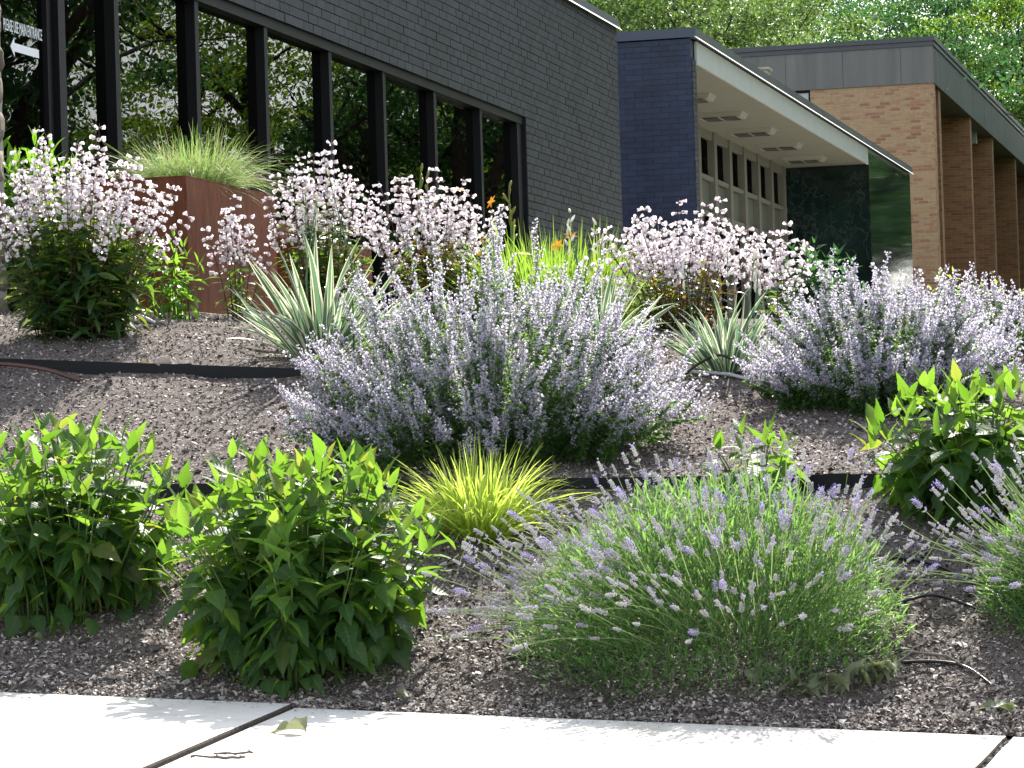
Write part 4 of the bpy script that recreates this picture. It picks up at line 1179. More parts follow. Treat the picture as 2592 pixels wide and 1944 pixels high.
def catmint(name, label, base, Rx, Ry, H, nst, seed, nobj, bias=(0, 0, 0), nleaf=22, group="catmint bushes covered in pale flowers"):
    rng = np.random.default_rng(seed)
    root = empty(name, base, label, "catmint", group)
    m = 8; tt = np.linspace(0, 1, m); PP = np.zeros((nst, m, 3)); sp, tid, tips, ml = [], [], [], []
    for i in range(nst):
        az = rng.random() * 6.283; r = rng.random() ** 0.42
        o = np.array([math.cos(az) * r * Rx, math.sin(az) * r * Ry, 0])
        b = o * 0.55
        h = H * (1 - 0.82 * r ** 2.6) * rng.uniform(0.76, 1.02) * (1 + 0.12 * math.sin(3 * az + seed) + 0.08 * math.sin(7 * az + 2 * seed)) * (1.14 if rng.random() < 0.07 else 1)
        tip = o * rng.uniform(0.8, 1.06) + np.asarray(bias) * rng.uniform(0, 1)
        if i % 3 == 0:               # short shoots around the foot
            rr_ = rng.uniform(0.55, 1.0); o = np.array([math.cos(az) * rr_ * Rx, math.sin(az) * rr_ * Ry, 0]) * 0.92
            b = o * 0.86; tip = o * 1.03; h = H * rng.uniform(0.14, 0.42) * (1.25 - 0.6 * rr_)
        for j, f in enumerate(tt):
            PP[i, j] = (b[0] + (tip[0] - b[0]) * f ** 1.25, b[1] + (tip[1] - b[1]) * f ** 1.25, h * f ** 0.9 + 0.18 * h * r * math.sin(math.pi * f))
        g = gz(base[0] + PP[i, :, 0], base[1] + PP[i, :, 1]) - base[2]
        PP[i, :, 2] = np.maximum(PP[i, :, 2] + g * 0.8 * (1 - tt * 0.3), g + 0.02 * tt)
        e = unit(PP[i, -1] - PP[i, -3])
        sc = rng.uniform(0.8, 1.35)
        sp.append(frame_z(PP[i, -1] - e * 0.10 * sc, e * 0.6 + np.array([0, 0, 0.5]) + rng.normal(0, 0.14, 3), sc, rng.random() * 6.28)); tid.append(rng.integers(6)); tips.append(PP[i, -1])
        for f0 in (0.9, 0.76, 0.62, 0.46)[: 4 if r > 0.45 else 2]:     # side branches with their own spikes
            f = f0 + rng.normal(0, 0.04); p = np.array([np.interp(f, tt, PP[i, :, j]) for j in range(3)])
            dd = unit(unit(o + 1e-3) * 0.3 * r + np.array([0, 0, 0.9]) + rng.normal(0, 0.40, 3)); sc = rng.uniform(0.6, 1.0)
            sp.append(frame_z(p, dd, sc, rng.random() * 6.28)); tid.append(6 + rng.integers(4)); tips.append(p)
        for q in range(84):
            f = rng.uniform(0.05, 0.98); p = np.array([np.interp(f, tt, PP[i, :, j]) for j in range(3)])
            a2 = rng.random() * 6.28; dd = np.array([math.cos(a2), math.sin(a2), rng.uniform(-0.4, 0.5)])
            ml.append(frame(p, dd, np.array([0, 0, 1]) + rng.normal(0, 0.3, 3), rng.uniform(0.024, 0.046) * (1.1 - 0.35 * f)))
    W = np.full((nst, m), 0.0016); s1 = unit(np.cross(PP[:, -1] - PP[:, 0] + 1e-4, np.array([0, 0, 1.0])))
    stuff_part("stems", [ribbons(PP, W, s1), ribbons(PP, W, unit(np.cross(PP[:, -1] - PP[:, 0], s1)))], [M['lavstem']], root)
    k = rng.integers(0, 2, len(ml)); ml = np.array(ml); vr = rng.random(len(ml))
    stuff_part("foliage", [chunk(NLEAF[i], ml[k == i], vr[k == i]) for i in range(2)], [M['nepleaf']], root)
    scatter(root, "flower_spike", NEPS, [M['nepcal'], M['nepflo'], M['lavstem']], sp, tid, nobj, "flower_spikes", depth_order(tips, base) - np.array([0.6 * p[2] for p in tips]))
    return root

# ---------------- beardtongue
def bell(t, M4, rng):
    rs = [(0.003, 0), (0.0072, 0.010), (0.0082, 0.022), (0.0115, 0.028)]
    k = 6; V = []
    for (r, z) in rs:
        for j in range(k):
            a = j * 6.283 / k; rr = r * (1.0 if r < 0.013 else (1.15 if j % 2 else 0.8)); V.append((rr * math.cos(a), rr * math.sin(a), z))
    F = [(i * k + j, i * k + (j + 1) % k, (i + 1) * k + (j + 1) % k, (i + 1) * k + j) for i in range(3) for j in range(k)]
    A = np.zeros((len(V), 4)); A[:, 0] = rng.random()
    t.add(V, F, [1] * k + [0] * 2 * k if rng.random() < 0.6 else [0] * 3 * k, A, M4)
def panicle(seed):
    rng = np.random.default_rng(seed); t = Tm(); H = 0.33
    V, F, mi, A = tube([(0, 0, 0), (0.003, 0, H * 0.5), (0, 0.003, H)], [0.0025, 0.002, 0.001], 4); t.add(V, F, 2, A)
    for i in range(6):
        z = 0.01 + 0.058 * i; az = i * 1.57 + rng.normal(0, 0.2)
        for q in range(2):
            a = az + q * 3.14159 + rng.normal(0, 0.2)
            n = [5, 4, 4, 3, 3, 2][i]
            for b in range(n):
                a2 = a + rng.normal(0, 0.55); l = 0.040 * (1 - 0.12 * i) * rng.uniform(0.35, 1.0)
                e = np.array([math.cos(a2) * l, math.sin(a2) * l, z + l * rng.uniform(0.4, 1.1)])
                V, F, mi, A = tube([(0, 0, z), e], [0.001, 0.0008], 3); t.add(V, F, 2, A)
                d = unit([math.cos(a2), math.sin(a2), rng.uniform(-0.35, 0.45)])
                bell(t, frame_z(e, d, rng.uniform(0.45, 0.7) if rng.random() < 0.2 else rng.uniform(0.8, 1.2), rng.random() * 6), rng)
    return t
PANS = [panicle(s + 70) for s in range(5)]
PLEAF = [leaf_t(1, 0.24, lance, 0.22, 0.35, 0.0, 6), leaf_t(1, 0.28, lance, 0.30, 0.15, 0.0, 6), leaf_t(1, 0.22, lance, 0.18, 0.55, 0.0, 6)]
def beardtongue(name, label, base, Rx, Ry, H, nst, seed, nleaf=90, leaf=0.12, group="beardtongue clumps with white bells", psc=1.0, mat="penleaf"):
    rng = np.random.default_rng(seed)
    root = empty(name, base, label, "flowering plant", group)
    Ms, tid, Ps = [], [], []
    pm = [mesh_of(p, "flower_cluster", [M['bell'], M['bellbase'], M['stemd']], True) for p in PANS]
    tstem = Tm()
    for s in range(nst):
        rr = math.sqrt((s + 0.5) / nst); az = s * 2.39996 + rng.normal(0, 0.2)
        o = np.array([math.cos(az) * rr * Rx, math.sin(az) * rr * Ry, 0]); b = o * 0.5
        h = (H - 0.28 * psc) * (1 - 0.32 * rr ** 2.5) * rng.uniform(0.70, 1.10)
        tt = np.linspace(0, 1, 8); tip = o * rng.uniform(0.85, 1.02)
        P = np.stack([b[0] + (tip[0] - b[0]) * tt ** 1.4, b[1] + (tip[1] - b[1]) * tt ** 1.4, h * tt - 0.03 * (1 - tt)], 1)
        V, F, mi, A = tube(P, np.linspace(0.004, 0.0022, 8), 4); tstem.add(V, F, mi, A)
        e = unit(P[-1] - P[-2])
        inst("flower_cluster", pm[rng.integers(5)], frame_z(P[-1] - e * 0.01, e + rng.normal(0, 0.06, 3), psc * rng.uniform(0.8, 1.15), rng.random() * 6.28), root)
        phi = rng.random() * 6.28; nn = int(h / 0.042)
        for i in range(nn):
            f = 0.04 + 0.94 * i / nn; phi += 1.57 + rng.normal(0, 0.3)
            p = np.array([np.interp(f, tt, P[:, j]) for j in range(3)])
            for q in range(2):
                a2 = phi + q * 3.14159 + rng.normal(0, 0.2); pit = rng.normal(0.18, 0.28)
                d = np.array([math.cos(a2) * math.cos(pit), math.sin(a2) * math.cos(pit), math.sin(pit)])
                l = leaf * np.interp(f, [0, 0.3, 0.75, 1], [0.85, 1.1, 0.95, 0.72]) * rng.uniform(0.8, 1.15)
                Ms.append(frame(p, d, np.array([0, 0, 1]) + rng.normal(0, 0.2, 3), l, rng.normal(0, 0.3))); tid.append(rng.integers(3)); Ps.append(p + d * l / 2)
    part_o = bpy.data.objects.new("stems", mesh_of(tstem, "stems", [M['stemd']], True)); link(part_o, root); part_o["kind"] = "stuff"
    scatter(root, "leaf", PLEAF, [M[mat]], Ms, tid, nleaf, "foliage", depth_order(Ps, base), True)
    return root

# ---------------- sword-leaved iris
def blade(bend, wd, seed, gr=3):
    rng = np.random.default_rng(seed); seg = 9; xs = [-1, -0.62, -0.2, 0.3, 0.7, 1]; V, A = [], []
    mats = [[1, 0, 0, 0, 1], [1, 0, 0, 0, 1], [0, 0, 0, 0, 1], [1, 0, 0, 1, 1]][seed % 4]
    for i in range(seg + 1):
        t = i / seg; w = wd * (1 - t ** 3.5) * (0.8 + 0.5 * t * (1 - t)) + 0.0004
        for x in xs:
            V.append((x * w, t - 0.25 * abs(bend) * t ** 3, -bend * t ** 2.4 + abs(x) * w * 0.35)); A.append((0, x, t, 0))
    n = len(xs); F, mi = [], []
    for i in range(seg):
        for j in range(n - 1):
            F.append((i * n + j, i * n + j + 1, (i + 1) * n + j + 1, (i + 1) * n + j)); mi.append(mats[j])
    return Tm().add(V, F, mi, A)
BLADES = [blade(b, w, k) for k, (b, w) in enumerate(((0.08, 0.040), (0.20, 0.048), (0.34, 0.044), (0.04, 0.038)))]
def iris(name, label, base, H, nfan, nstalk, seed, spread=0.16, group="clumps of striped sword leaves"):
    rng = np.random.default_rng(seed)
    root = empty(name, base, label, "iris", group)
    mes = [mesh_of(b, "blade", [M['irisg'], M['irisc']], True) for b in BLADES]
    for k in range(nfan):
        az = k * 2.39996 + rng.normal(0, 0.3); th = 1.02 * ((k + 0.5) / nfan) ** 0.6 + rng.normal(0, 0.05)
        o = np.array([math.cos(az), math.sin(az), 0]); c = o * spread * rng.uniform(0.1, 1.0) * min(1, th + 0.2); c[2] = float(gz(base[0] + c[0], base[1] + c[1])) - base[2] - 0.02
        d = unit(o * math.sin(th) + np.array([0, 0, math.cos(th)]) + rng.normal(0, 0.05, 3))
        l = H * (1.02 - 0.22 * th) * rng.uniform(0.72, 1.06)
        up = unit(-o * math.cos(th) + np.array([0, 0, math.sin(th)])) * 1.0 + rng.normal(0, 0.55, 3)
        inst("blade", mes[rng.integers(4)], frame(c, d, up, (l * 0.85, l, l), 0), root)
    for k in range(nstalk):
        t = Tm(); c = np.array([rng.normal(0, spread), rng.normal(0, spread), 0]); h = H * rng.uniform(1.05, 1.35)
        P = [c, c + (rng.normal(0, 0.02), rng.normal(0, 0.02), h * 0.5), c + (rng.normal(0, 0.05), rng.normal(0, 0.05), h)]
        V, F, mi, A = tube(P, [0.005, 0.004, 0.003], 5); t.add(V, F, 0, A)
        me = mesh_of(t, "stalk", [M['irisg']], True); o = bpy.data.objects.new("stalk", me); link(o, root)
        for q in range(4):
            bt = Tm(); p = np.array(P[-1]) - np.array([0, 0, 0.055 * q]); dd = unit(rng.normal(0, 0.45, 3) + (0, 0, 1)); e = p + dd * 0.05
            V, F, mi, A = tube([p, p + dd * 0.012, p + dd * 0.032, e], [0.002, 0.008, 0.007, 0.001], 6); bt.add(V, F, 0, A)
            me = mesh_of(bt, "bud", [M['budwhite']], True); b2 = bpy.data.objects.new("bud", me); link(b2, o)
    return root

# ---------------- grasses
def grass(name, label, base, n, R, L0, L1, width, mat, seed, droop, cat="grass plant", group=None, spread=0.7, up=0.9, parts=(), lift=0.0):
    rng = np.random.default_rng(seed); root = empty(name, base, label, cat, group)
    m = 8; tt = np.linspace(0, 1, m)
    az = rng.random(n) * 6.283; r = R * np.sqrt(rng.random(n)); c = np.stack([np.cos(az) * r, np.sin(az) * r, 0 * r], 1)
    if lift == 0: c[:, 2] = gz(base[0] + c[:, 0], base[1] + c[:, 1]) - base[2] - 0.01
    a2 = az + rng.normal(0, 0.6, n); el = np.clip(rng.normal(up, 0.28, n), 0.15, 1.5)
    el = np.where(r / R < 0.4, np.clip(el + 0.35, 0, 1.5), el)
    l = rng.uniform(L0, L1, n); dr = rng.uniform(0.3, 1.0, n) * droop
    h = np.stack([np.cos(a2), np.sin(a2), 0 * a2], 1)
    P = c[:, None] + (h * np.cos(el)[:, None])[:, None] * (l[:, None] * (tt + 0.25 * tt ** 2 * dr[:, None]))[..., None]
    P[..., 2] += np.sin(el)[:, None] * l[:, None] * tt - dr[:, None] * l[:, None] * tt ** 2.3 * 0.75
    if lift == 0:
        P[..., 2] = np.maximum(P[..., 2], gz(base[0] + P[..., 0], base[1] + P[..., 1]) - base[2] + 0.004)
    W = width * rng.uniform(0.6, 1.2, n)[:, None] * (1 - tt ** 2.2)[None] + 0.0003
    S = unit(np.cross(h, np.array([0, 0, 1.0])) + rng.normal(0, 0.45, (n, 3)))
    stuff_part("blades", [ribbons(P, W, S, 0, rng.random(n))], [M[mat]], root)
    return root

gp = on_ground
GB_ = "broad leaved green plants along the front of the bed"
leafy_plant("broad_leaf_plant", "broad leaved green plant in the middle front, next to the sidewalk crack", gp(765, 1672), 0.67, 0.81, 92, 101, 300, leaf=0.142, first=0.04, step=0.072, group=GB_)
leafy_plant("broad_leaf_plant", "broad leaved green plant cut off by the left edge of the picture", gp(180, 1530), 0.63, 0.71, 82, 102, 300, leaf=0.138, first=0.04, step=0.072, group=GB_)
leafy_plant("broad_leaf_plant", "tall broad leaved green plant behind the lavender at the right edge", gp(2460, 1285), 0.50, 0.53, 54, 103, 240, leaf=0.15, group=GB_, first=0.3, step=0.11)
leafy_plant("broad_leaf_plant", "small broad leaved plant half hidden behind the lavender", gp(1920, 1262), 0.28, 0.27, 12, 104, 130, leaf=0.13, group=GB_, step=0.06)
GL_ = None
lavender("lavender_bush", "big lavender bush in the right foreground spilling toward the left", gp(1800, 1668), 0.78, 0.52, 0.82, 660, 201, 300, (-0.58, -0.15, 0.16))
lavender("lavender_bush", "lavender bush cut off by the right edge of the picture", gp(2830, 1550), 0.55, 0.45, 0.62, 380, 202, 150, (-0.30, -0.1, 0.30))
catmint("catmint_bush", "largest catmint bush covered in lilac flowers in the centre of the bed", gp(1245, 1150), 1.08, 0.80, 0.93, 470, 301, 300)
catmint("catmint_bush", "catmint bush right of the striped sword leaves, against the brick fins", gp(2230, 1018), 0.80, 0.62, 0.62, 290, 302, 240)
catmint("catmint_bush", "catmint bush fading off the right edge behind the leafy plant", gp(2560, 985) + np.array([0.15, 1.2, 0.03]), 0.70, 0.5, 0.46, 170, 303, 60)
beardtongue("beardtongue", "largest clump of white beardtongue at the left edge above the steel edging", gp(205, 848), 0.54, 0.40, 1.14, 56, 401, 110, 0.16)
beardtongue("beardtongue", "small white beardtongue in front of the rusty planter", gp(600, 806), 0.16, 0.15, 0.72, 9, 402, 40, 0.09)
bO = bw(*[on_a(820, 700, 19.0)[0], 19.0], 0); bO[2] = float(gz(bO[0], bO[1]))
beardtongue("beardtongue", "white beardtongue right beside the rusty planter, below the windows", bO, 0.36, 0.34, 1.05, 30, 403, 40, 0.12)
bO = bw(*[on_a(1110, 700, 18.6)[0], 18.6], 0); bO[2] = float(gz(bO[0], bO[1]))
beardtongue("beardtongue", "bronze leaved beardtongue between the window end and the big catmint", bO, 0.40, 0.34, 0.94, 34, 404, 50, 0.12, mat="penleaf2")
bO = bw(*[on_a(1725, 800, 18.3)[0], 18.3], 0); bO[2] = float(gz(bO[0], bO[1]))
beardtongue("beardtongue", "pink white beardtongue in front of the navy brick wall", bO, 0.42, 0.34, 0.74, 40, 405, 50, 0.10, mat="penleaf2")
bO = bw(*[on_a(1965, 800, 18.1)[0], 18.1], 0); bO[2] = float(gz(bO[0], bO[1]))
beardtongue("beardtongue", "thin white beardtongue in front of the dark marble porch wall", bO, 0.17, 0.16, 0.64, 9, 406, 30, 0.09)
iris("striped_iris", "largest striped sword leaf clump left of the big catmint", gp(815, 905), 0.80, 90, 4, 501)
bO = bw(*[on_a(1515, 850, 17.0)[0], 17.0], 0); bO[2] = float(gz(bO[0], bO[1]))
iris("striped_iris", "striped sword leaves rising behind the big catmint", bO, 0.58, 60, 4, 502, 0.12)
iris("striped_iris", "striped sword leaf clump beside the looped black hose", gp(1840, 944), 0.52, 88, 5, 503, 0.12)
grass("golden_grass", "golden yellow grass tuft between the leafy plant and the lavender", gp(1215, 1352), 1100, 0.13, 0.24, 0.58, 0.0052, 'gold', 601, 0.75, up=1.02)
# daylily
bO = bw(*[on_a(1390, 700, 18.8)[0], 18.8], 0); bO[2] = float(gz(bO[0], bO[1]))
dl = grass("daylily", "daylily clump with orange flowers below the black wall", bO, 1300, 0.50, 0.40, 0.86, 0.0075, 'lily', 602, 0.55, cat="daylily", up=1.15)
def petal_flower(p, sc, seed):
    rng = np.random.default_rng(seed); t = Tm(); pt = leaf_t(1, 0.42, lance, 0.15, 0.35, 0, 5)
    ax = unit(rng.normal(0, 0.5, 3) + (0, -0.3, 0.6))
    x = unit(np.cross(ax, (0.3, 0.2, 1))); y = np.cross(ax, x)
    for k in range(6):
        a = k * 1.047; d = unit(ax * 0.55 + math.cos(a) * x + math.sin(a) * y)
        t.put(pt, frame(p, d, ax, sc), rng.random())
    return t
def px_pt(px, py, a):
    d = ray(px, py); db, da = wb(d[0], d[1]); return d * (a / da)
for k, (x, y) in enumerate(((1445, 598), (1412, 622), (1326, 645), (1160, 482), (1246, 512), (1218, 612))):
    part("flower", petal_flower(px_pt(x, y, 18.6), 0.05, 900 + k), M['orange'], dl, True)
def stalk(p_top, seed, nb=6):
    rng = np.random.default_rng(seed); base = np.array([p_top[0] + rng.normal(0, .08), p_top[1] + 0.05, 0]); base[2] = float(gz(base[0], base[1]))
    t = Tm(); mid = (base + p_top) / 2 + rng.normal(0, 0.02, 3)
    V, F, mi, A = tube([base, mid, p_top], [0.006, 0.005, 0.004], 5); t.add(V, F, 0, A)
    s = part("flower_stalk", t, M['lily'], dl, True)
    for q in range(nb):
        b = Tm(); p = p_top - np.array([0, 0, 0.045 * q]); d = unit(rng.normal(0, 0.5, 3) + (0, 0, 1.2)); l = rng.uniform(0.05, 0.09)
        V, F, mi, A = tube([p, p + d * l * 0.35, p + d * l * 0.75, p + d * l], [0.004, 0.008, 0.010, 0.003], 6); b.add(V, F, 0, A); part("bud", b, M['bud'], s, True)
for k, (x, y) in enumerate(((1082, 452), (1288, 480), (1065, 440), (1295, 560), (1100, 500))):
    stalk(px_pt(x, y, 18.7 + 0.05 * k), 700 + k)
# leafy fillers
leafy_plant("narrow_leaf_plant", "bright green leafy plant at the foot of the rusty planter", gp(420, 812) + np.array([0, 0.3, 0.02]), 0.24, 0.46, 14, 105, 140, leaf=0.10, mat='bright', temps=PLEAF, narrow=1.3, upright=0.35, step=0.05)
bO = bw(*[on_a(55, 520, 18.6)[0], 18.6], 0); bO[2] = float(gz(bO[0], bO[1]))
leafy_plant("evergreen_shrub", "glossy bright green shrub below the door in the upper left", bO, 0.60, 1.14, 44, 106, 60, leaf=0.14, mat='bright', temps=PLEAF, narrow=1.15, upright=0.55, step=0.07, first=0.4, cat="shrub")
for k, (x, y, lab) in enumerate(((2505, 760, "lime green sprig tallest of the group by the brick fins"), (2572, 790, "lime green sprig at the right edge below the last fin"), (2400, 740, "lime green sprig rising through the right catmint flowers"))):
    bO = bw(*[on_a(x, y, 18.6 + 0.3 * k)[0], 18.6 + 0.3 * k], 0); bO[2] = float(gz(bO[0], bO[1]))
    H_ = on_a(x, y - 40, 18.6 + 0.3 * k)[1] - bO[2]
    leafy_plant("lime_sprig", lab, bO, 0.16, H_, 8, 107 + k, 30, leaf=0.05, mat='lime', cat="shrub", group="lime green sprigs by the brick fins", step=0.05, first=0.4)
bO = bw(*[on_a(2050, 620, 34)[0], 34], 0); bO[2] = float(gz(bO[0], bO[1]))
leafy_plant("porch_shrub", "dim green shrub growing in the shade of the dark marble porch wall", bO, 0.75, on_a(2050, 625, 34)[1] - bO[2], 30, 111, 0, leaf=0.16, mat='treeB', cat="shrub", step=0.12, first=0.4)

# ================================================================== PLANTERS
def planter(name, label, b1, b0, a0, a1, z0, z1, plinth=None):
    root = empty(name, bw((b0 + b1) / 2, (a0 + a1) / 2, z0), label, "planter", "rusty steel planters in front of the windows")
    th = 0.012
    for nm, r in (("side_panel", (b1 - th, b1, a0, a1, z0, z1)), ("side_panel", (b0, b0 + th, a0, a1, z0, z1)), ("end_panel", (b0 + th + .001, b1 - th - .001, a0, a0 + th, z0, z1)), ("end_panel", (b0 + th + .001, b1 - th - .001, a1 - th, a1, z0, z1))):
        bxo(nm, r, M['rust'], root)
    bxo("rim", (b1 - 0.035, b1 + 0.002, a0 - 0.002, a1, z1 + 0.0005, z1 + 0.008), M['rust'], root)
    bxo("rim", (b0, b1 - 0.036, a0 - 0.002, a0 + 0.035, z1 + 0.0005, z1 + 0.008), M['rust'], root)
    bxo("soil", (b0 + th + .002, b1 - th - .002, a0 + th + .002, a1 - th - .002, z0, z1 - 0.05), M['soil'], root)
    return root
pA = 18.5
pb1, pz1 = on_a(471, 447, pA); _, pz0 = on_a(478, 790, pA)
planter("steel_planter", "rusty steel planter box holding the fine green grass", pb1, pb1 - 0.85, pA, pA + 1.75, pz0, pz1)
pl = empty("concrete_plinth", bw(pb1, pA, pz0 - 0.1), "tan concrete block under the rusty planter corner", "block")
bxo("block", (pb1 - 0.8, pb1 + 0.07, pA - 0.10, pA + 0.5, pz0 - 0.16, pz0 - 0.002), M['plinth'], pl, 0.006)
z2 = on_b(700, 592, pb1 + 0.1)[1]
planter("steel_planter", "lower rusty steel planter behind the striped sword leaves", pb1 + 0.12, pb1 - 0.6, pA + 2.0, pA + 3.6, pz0 - 0.1, z2)
z3 = on_b(760, 560, pb1 - 0.5)[1]
planter("steel_planter", "far rusty steel planter behind the white beardtongue", pb1 - 0.65, pb1 - 1.2, pA + 2.4, pA + 4.2, pz0 - 0.1, z3)
gpos = bw(pb1 - 0.32, pA + 0.95, pz1 - 0.05)
grass("fountain_grass", "fine green fountain grass overflowing the rusty planter", gpos, 3000, 0.25, 0.24, 0.70, 0.0017, 'fine', 603, 0.95, up=1.08, lift=1)

# ================================================================== SMALL THINGS ON THE GROUND
def pipe(name, label, cat, pts, r, mat, group=None, lift=0.0):
    P = [np.array(p, float) for p in pts]
    Q = []
    for i in range(len(P) - 1):
        p0, p1, p2, p3 = P[max(0, i - 1)], P[i], P[i + 1], P[min(len(P) - 1, i + 2)]
        for f in np.linspace(0, 1, 9)[:-1]:
            Q.append(0.5 * ((2 * p1) + (p2 - p0) * f + (2 * p0 - 5 * p1 + 4 * p2 - p3) * f ** 2 + (3 * p1 - p0 - 3 * p2 + p3) * f ** 3))
    Q.append(P[-1])
    t = Tm(); V, F, mi, A = tube(Q, r, 8); t.add(V, F, mi, A)
    o = part(name, t, M[mat], None, True)
    return tag(o, label, cat, group)
def gpl(x, y, h=0.006):
    p = gp(x, y); p[2] += h; return p
pipe("irrigation_pipe", "brown irrigation pipe poking from the mulch at the left edge", "pipe", [gpl(-60, 938, 0.03), gpl(20, 945, 0.05), gpl(120, 955, 0.04), gpl(200, 966, 0.01), gpl(275, 966, -0.02)], 0.012, 'hosebrown')
pipe("white_tube", "short white plastic tube beside the largest beardtongue base", "pipe", [gpl(318, 814, 0.02), gpl(350, 812, 0.03), gpl(392, 820, 0.005)], 0.010, 'hosepale')
HG = "drip irrigation hoses"
pipe("drip_hose", "looped black drip hose arching before the striped sword leaves", "hose", [gpl(1735, 952, 0.01), gpl(1775, 955, 0.08), gpl(1822, 960, 0.13), gpl(1868, 965, 0.10), gpl(1900, 975, 0.04), gpl(1945, 990, 0.0)], 0.008, 'hose', HG)
pipe("drip_hose", "black drip hose running right to the catmint from the loop", "hose", [gpl(1845, 958, 0.02), gpl(1885, 957, 0.03), gpl(1930, 972, 0.03), gpl(1970, 986, 0.01), gpl(2010, 992, 0.0)], 0.008, 'hose', HG)
pipe("irrigation_pipe", "pale grey pipe lying under the looped black hose", "pipe", [gpl(1720, 950, 0.02), gpl(1790, 953, 0.02), gpl(1850, 958, 0.02), gpl(1925, 972, 0.005)], 0.010, 'hosepale')
pipe("drip_hose", "black drip hose between the two lavender bushes, upper one", "hose", [gpl(2200, 1425), gpl(2280, 1420, 0.012), gpl(2370, 1440, 0.012), gpl(2450, 1475, 0.01), gpl(2540, 1520), gpl(2640, 1560)], 0.008, 'hose', HG)
pipe("drip_hose", "black drip hose emerging from the lavender, middle arc at right", "hose", [gpl(2260, 1535), gpl(2310, 1525, 0.015), gpl(2360, 1520, 0.02), gpl(2420, 1532, 0.015), gpl(2490, 1550, 0.0)], 0.007, 'hose', HG)
pipe("drip_hose", "lowest black drip hose leaving the lavender base", "hose", [gpl(2180, 1690, 0.0), gpl(2280, 1684, 0.008), gpl(2380, 1684, 0.01), gpl(2450, 1700, 0.01), gpl(2515, 1738, -0.004)], 0.007, 'hose', HG)
pipe("drip_hose", "short black hose end beside the lavender's left foot", "hose", [gpl(1270, 1672, 0.0), gpl(1320, 1668, 0.01), gpl(1390, 1664, 0.004)], 0.007, 'hose', HG)
# rock
def rock(name, label, p, s, mat, seed, cat="rock"):
    rng = np.random.default_rng(seed); n, m = 7, 9; V = []
    for i in range(n):
        th = math.pi * i / (n - 1)
        for j in range(m):
            ph = 2 * math.pi * j / m; r = 1 + 0.22 * math.sin(3 * ph + seed) * math.sin(th) + rng.normal(0, 0.07)
            V.append(p + np.array([r * math.sin(th) * math.cos(ph) * s[0], r * math.sin(th) * math.sin(ph) * s[1], r * math.cos(th) * s[2]]))
    F = [(i * m + j, i * m + (j + 1) % m, (i + 1) * m + (j + 1) % m, (i + 1) * m + j) for i in range(n - 1) for j in range(m)]
    o = part(name, Tm().add(V, F), M[mat]); return tag(o, label, cat)
rock("rock", "pale angular rock lying below the upper steel edging", gpl(414, 930, 0.02), (0.05, 0.04, 0.04), 'rock', 3)
def curl_leaf(name, label, p, size, d, mat, seed, curl=0.5, fold=0.9, stem=True, group="fallen leaves"):
    rng = np.random.default_rng(seed)
    root = empty(name, p, label, "fallen leaf", group)
    t = leaf_t(1, 0.75, lambda q: ovate(q) * (1 + 0.25 * math.sin(q * 19)), fold, curl, 0.12, 11, 0.12)
    tt = Tm().put(t, frame(np.array(p), d, (0.1, -0.2, 1), size), 0.5)
    part("blade", tt, M[mat], root, True)
    if stem:
        dd = -unit(d); q = np.array(p); t2 = Tm(); V, F, mi, A = tube([q, q + dd * size * 0.35 + (0, 0, 0.006), q + dd * size * 0.75], 0.0014, 4); t2.add(V, F, mi, A); part("leaf_stalk", t2, M['twig'], root)
    return root
def wp(x, y, h=0.0):
    a, b = at_walk(x, y); return bw(b, a, float(szf(a, b)) + h)
curl_leaf("fallen_leaf", "curled olive leaf lying on the sidewalk slab", wp(775, 1858, 0.012), 0.13, (-1, 0.1, 0.25), 'wilt', 1, 0.35, 0.8)
curl_leaf("fallen_leaf", "dry brown leaf on the mulch in front of the middle leafy plant", gpl(478, 1705, 0.02), 0.13, (1, -0.15, 0.12), 'deadleaf', 2, 0.5, 0.6)
curl_leaf("fallen_leaf", "folded pale leaf propped against the lavender base", gpl(1915, 1738, 0.01), 0.10, (0.2, -0.1, 1), 'wilt', 3, 0.2, 0.9, False)
curl_leaf("fallen_leaf", "grey crumpled leaf on the mulch below the left leafy plant", gpl(85, 1628, 0.01), 0.07, (1, -0.2, 0.3), 'wilt', 4, 0.7, 0.9, False)
curl_leaf("fallen_leaf", "pale curled leaf at the far right beside the sidewalk", gpl(2555, 1815, 0.02), 0.12, (-0.6, -0.3, 0.5), 'wilt', 5, 0.6, 0.7)
curl_leaf("fallen_leaf", "striped dark leaf curled at the sidewalk edge", gpl(1005, 1772, 0.012), 0.08, (1, -0.1, 0.25), 'wilt', 6, 0.8, 0.8, False)
curl_leaf("fallen_leaf", "dry leaf beside the pale rock under the edging", gpl(375, 928, 0.015), 0.07, (-1, 0.1, 0.15), 'deadleaf', 7, 0.5, 0.6, False)
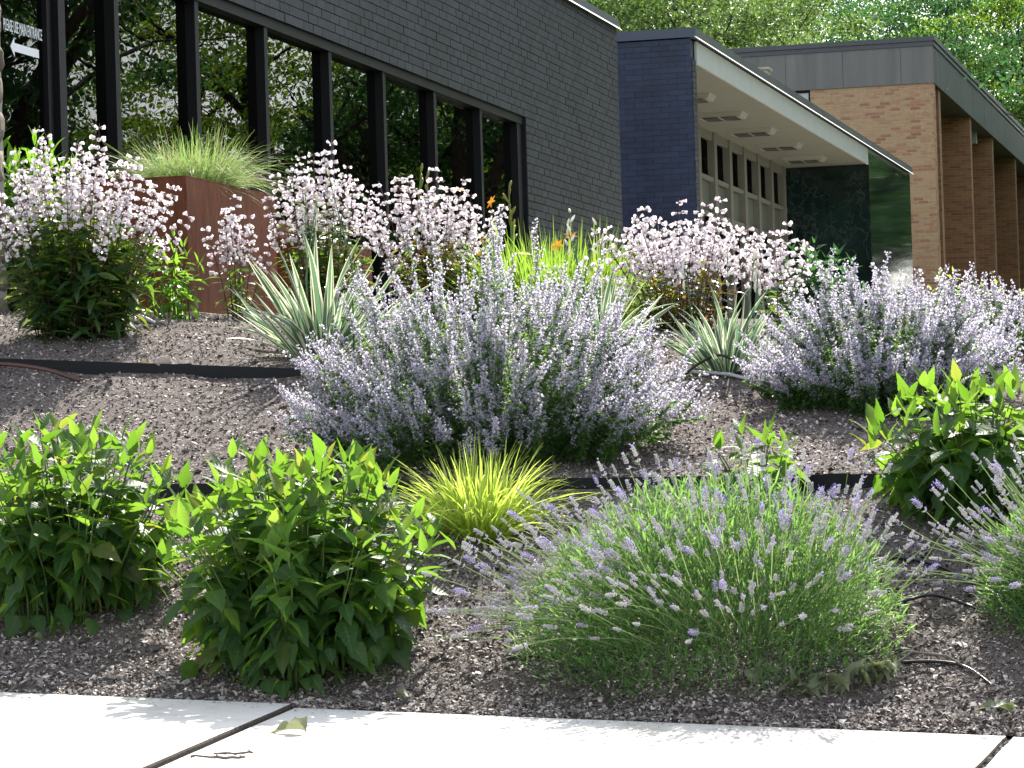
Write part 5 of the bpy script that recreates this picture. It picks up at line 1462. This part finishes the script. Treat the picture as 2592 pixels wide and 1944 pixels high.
def twig(name, label, pts, r, seed):
    rng = np.random.default_rng(seed); t = Tm()
    P = np.array(pts); Q = np.array([P[0] + (P[-1] - P[0]) * f + rng.normal(0, 0.0025, 3) for f in np.linspace(0, 1, 9)]); Q[:, 2] = np.maximum(Q[:, 2], min(P[:, 2]))
    V, F, mi, A = tube(Q, r * rng.uniform(0.8, 1.2, 9), 6); t.add(V, F, mi, A)
    for k in (2, 4, 6, 7):
        d = unit(rng.normal(size=3) * np.array([1, 1, 0.4]) + (0, 0, 0.4)); V, F, mi, A = tube([Q[k], Q[k] + d * 0.012], [r * 0.8, r * 0.4], 4); t.add(V, F, mi, A)
    o = part(name, t, M['twig'], None, True); return tag(o, label, "twig", "grey twigs on the sidewalk slab")
twig("twig", "upper of two short grey twigs lying on the sidewalk", [wp(540, 1912, 0.005), wp(645, 1910, 0.007)], 0.004, 1)
twig("twig", "lower of two short grey twigs lying on the sidewalk", [wp(482, 1918, 0.005), wp(622, 1924, 0.006)], 0.0045, 2)
# wilted branch by the lavender
wb_root = empty("wilted_branch", gp(2120, 1770), "wilted branch with drooping grey green leaves in front of the lavender", "branch")
P = [gpl(2010, 1762, 0.03), gpl(2100, 1768, 0.06), gpl(2190, 1742, 0.06), gpl(2260, 1715, 0.04), gpl(2310, 1690, 0.06), gpl(2400, 1690, 0.04), gpl(2480, 1720, 0.01)]
t = Tm(); V, F, mi, A = tube(P, [0.003, 0.004, 0.005, 0.005, 0.005, 0.005, 0.003], 5); t.add(V, F, mi, A); part("twig", t, M['twig'], wb_root, True)
rng = np.random.default_rng(8)
wt = [leaf_t(1, 0.5, ovate, 0.5, 0.6, 0.08, 8, 0.1), leaf_t(1, 0.42, ovate, 0.7, 0.9, 0.08, 8, 0.12)]
wm = [mesh_of(w, "leaf", [M['wilt']], True) for w in wt]
for k in range(64):
    f = rng.random() * 3.2; i = int(f); p = P[i] + (P[i + 1] - P[i]) * (f - i) - off_of(wb_root)
    d = np.array([rng.normal(0, 0.8), rng.normal(-0.3, 0.6), rng.uniform(-0.7, 0.3)])
    Mx = frame(p, d, rng.normal(0, 1.0, 3) + (0, 0, 0.6), rng.uniform(0.06, 0.11)); Mx[2, 3] += 0.015
    inst("leaf", wm[k % 2], Mx, wb_root)
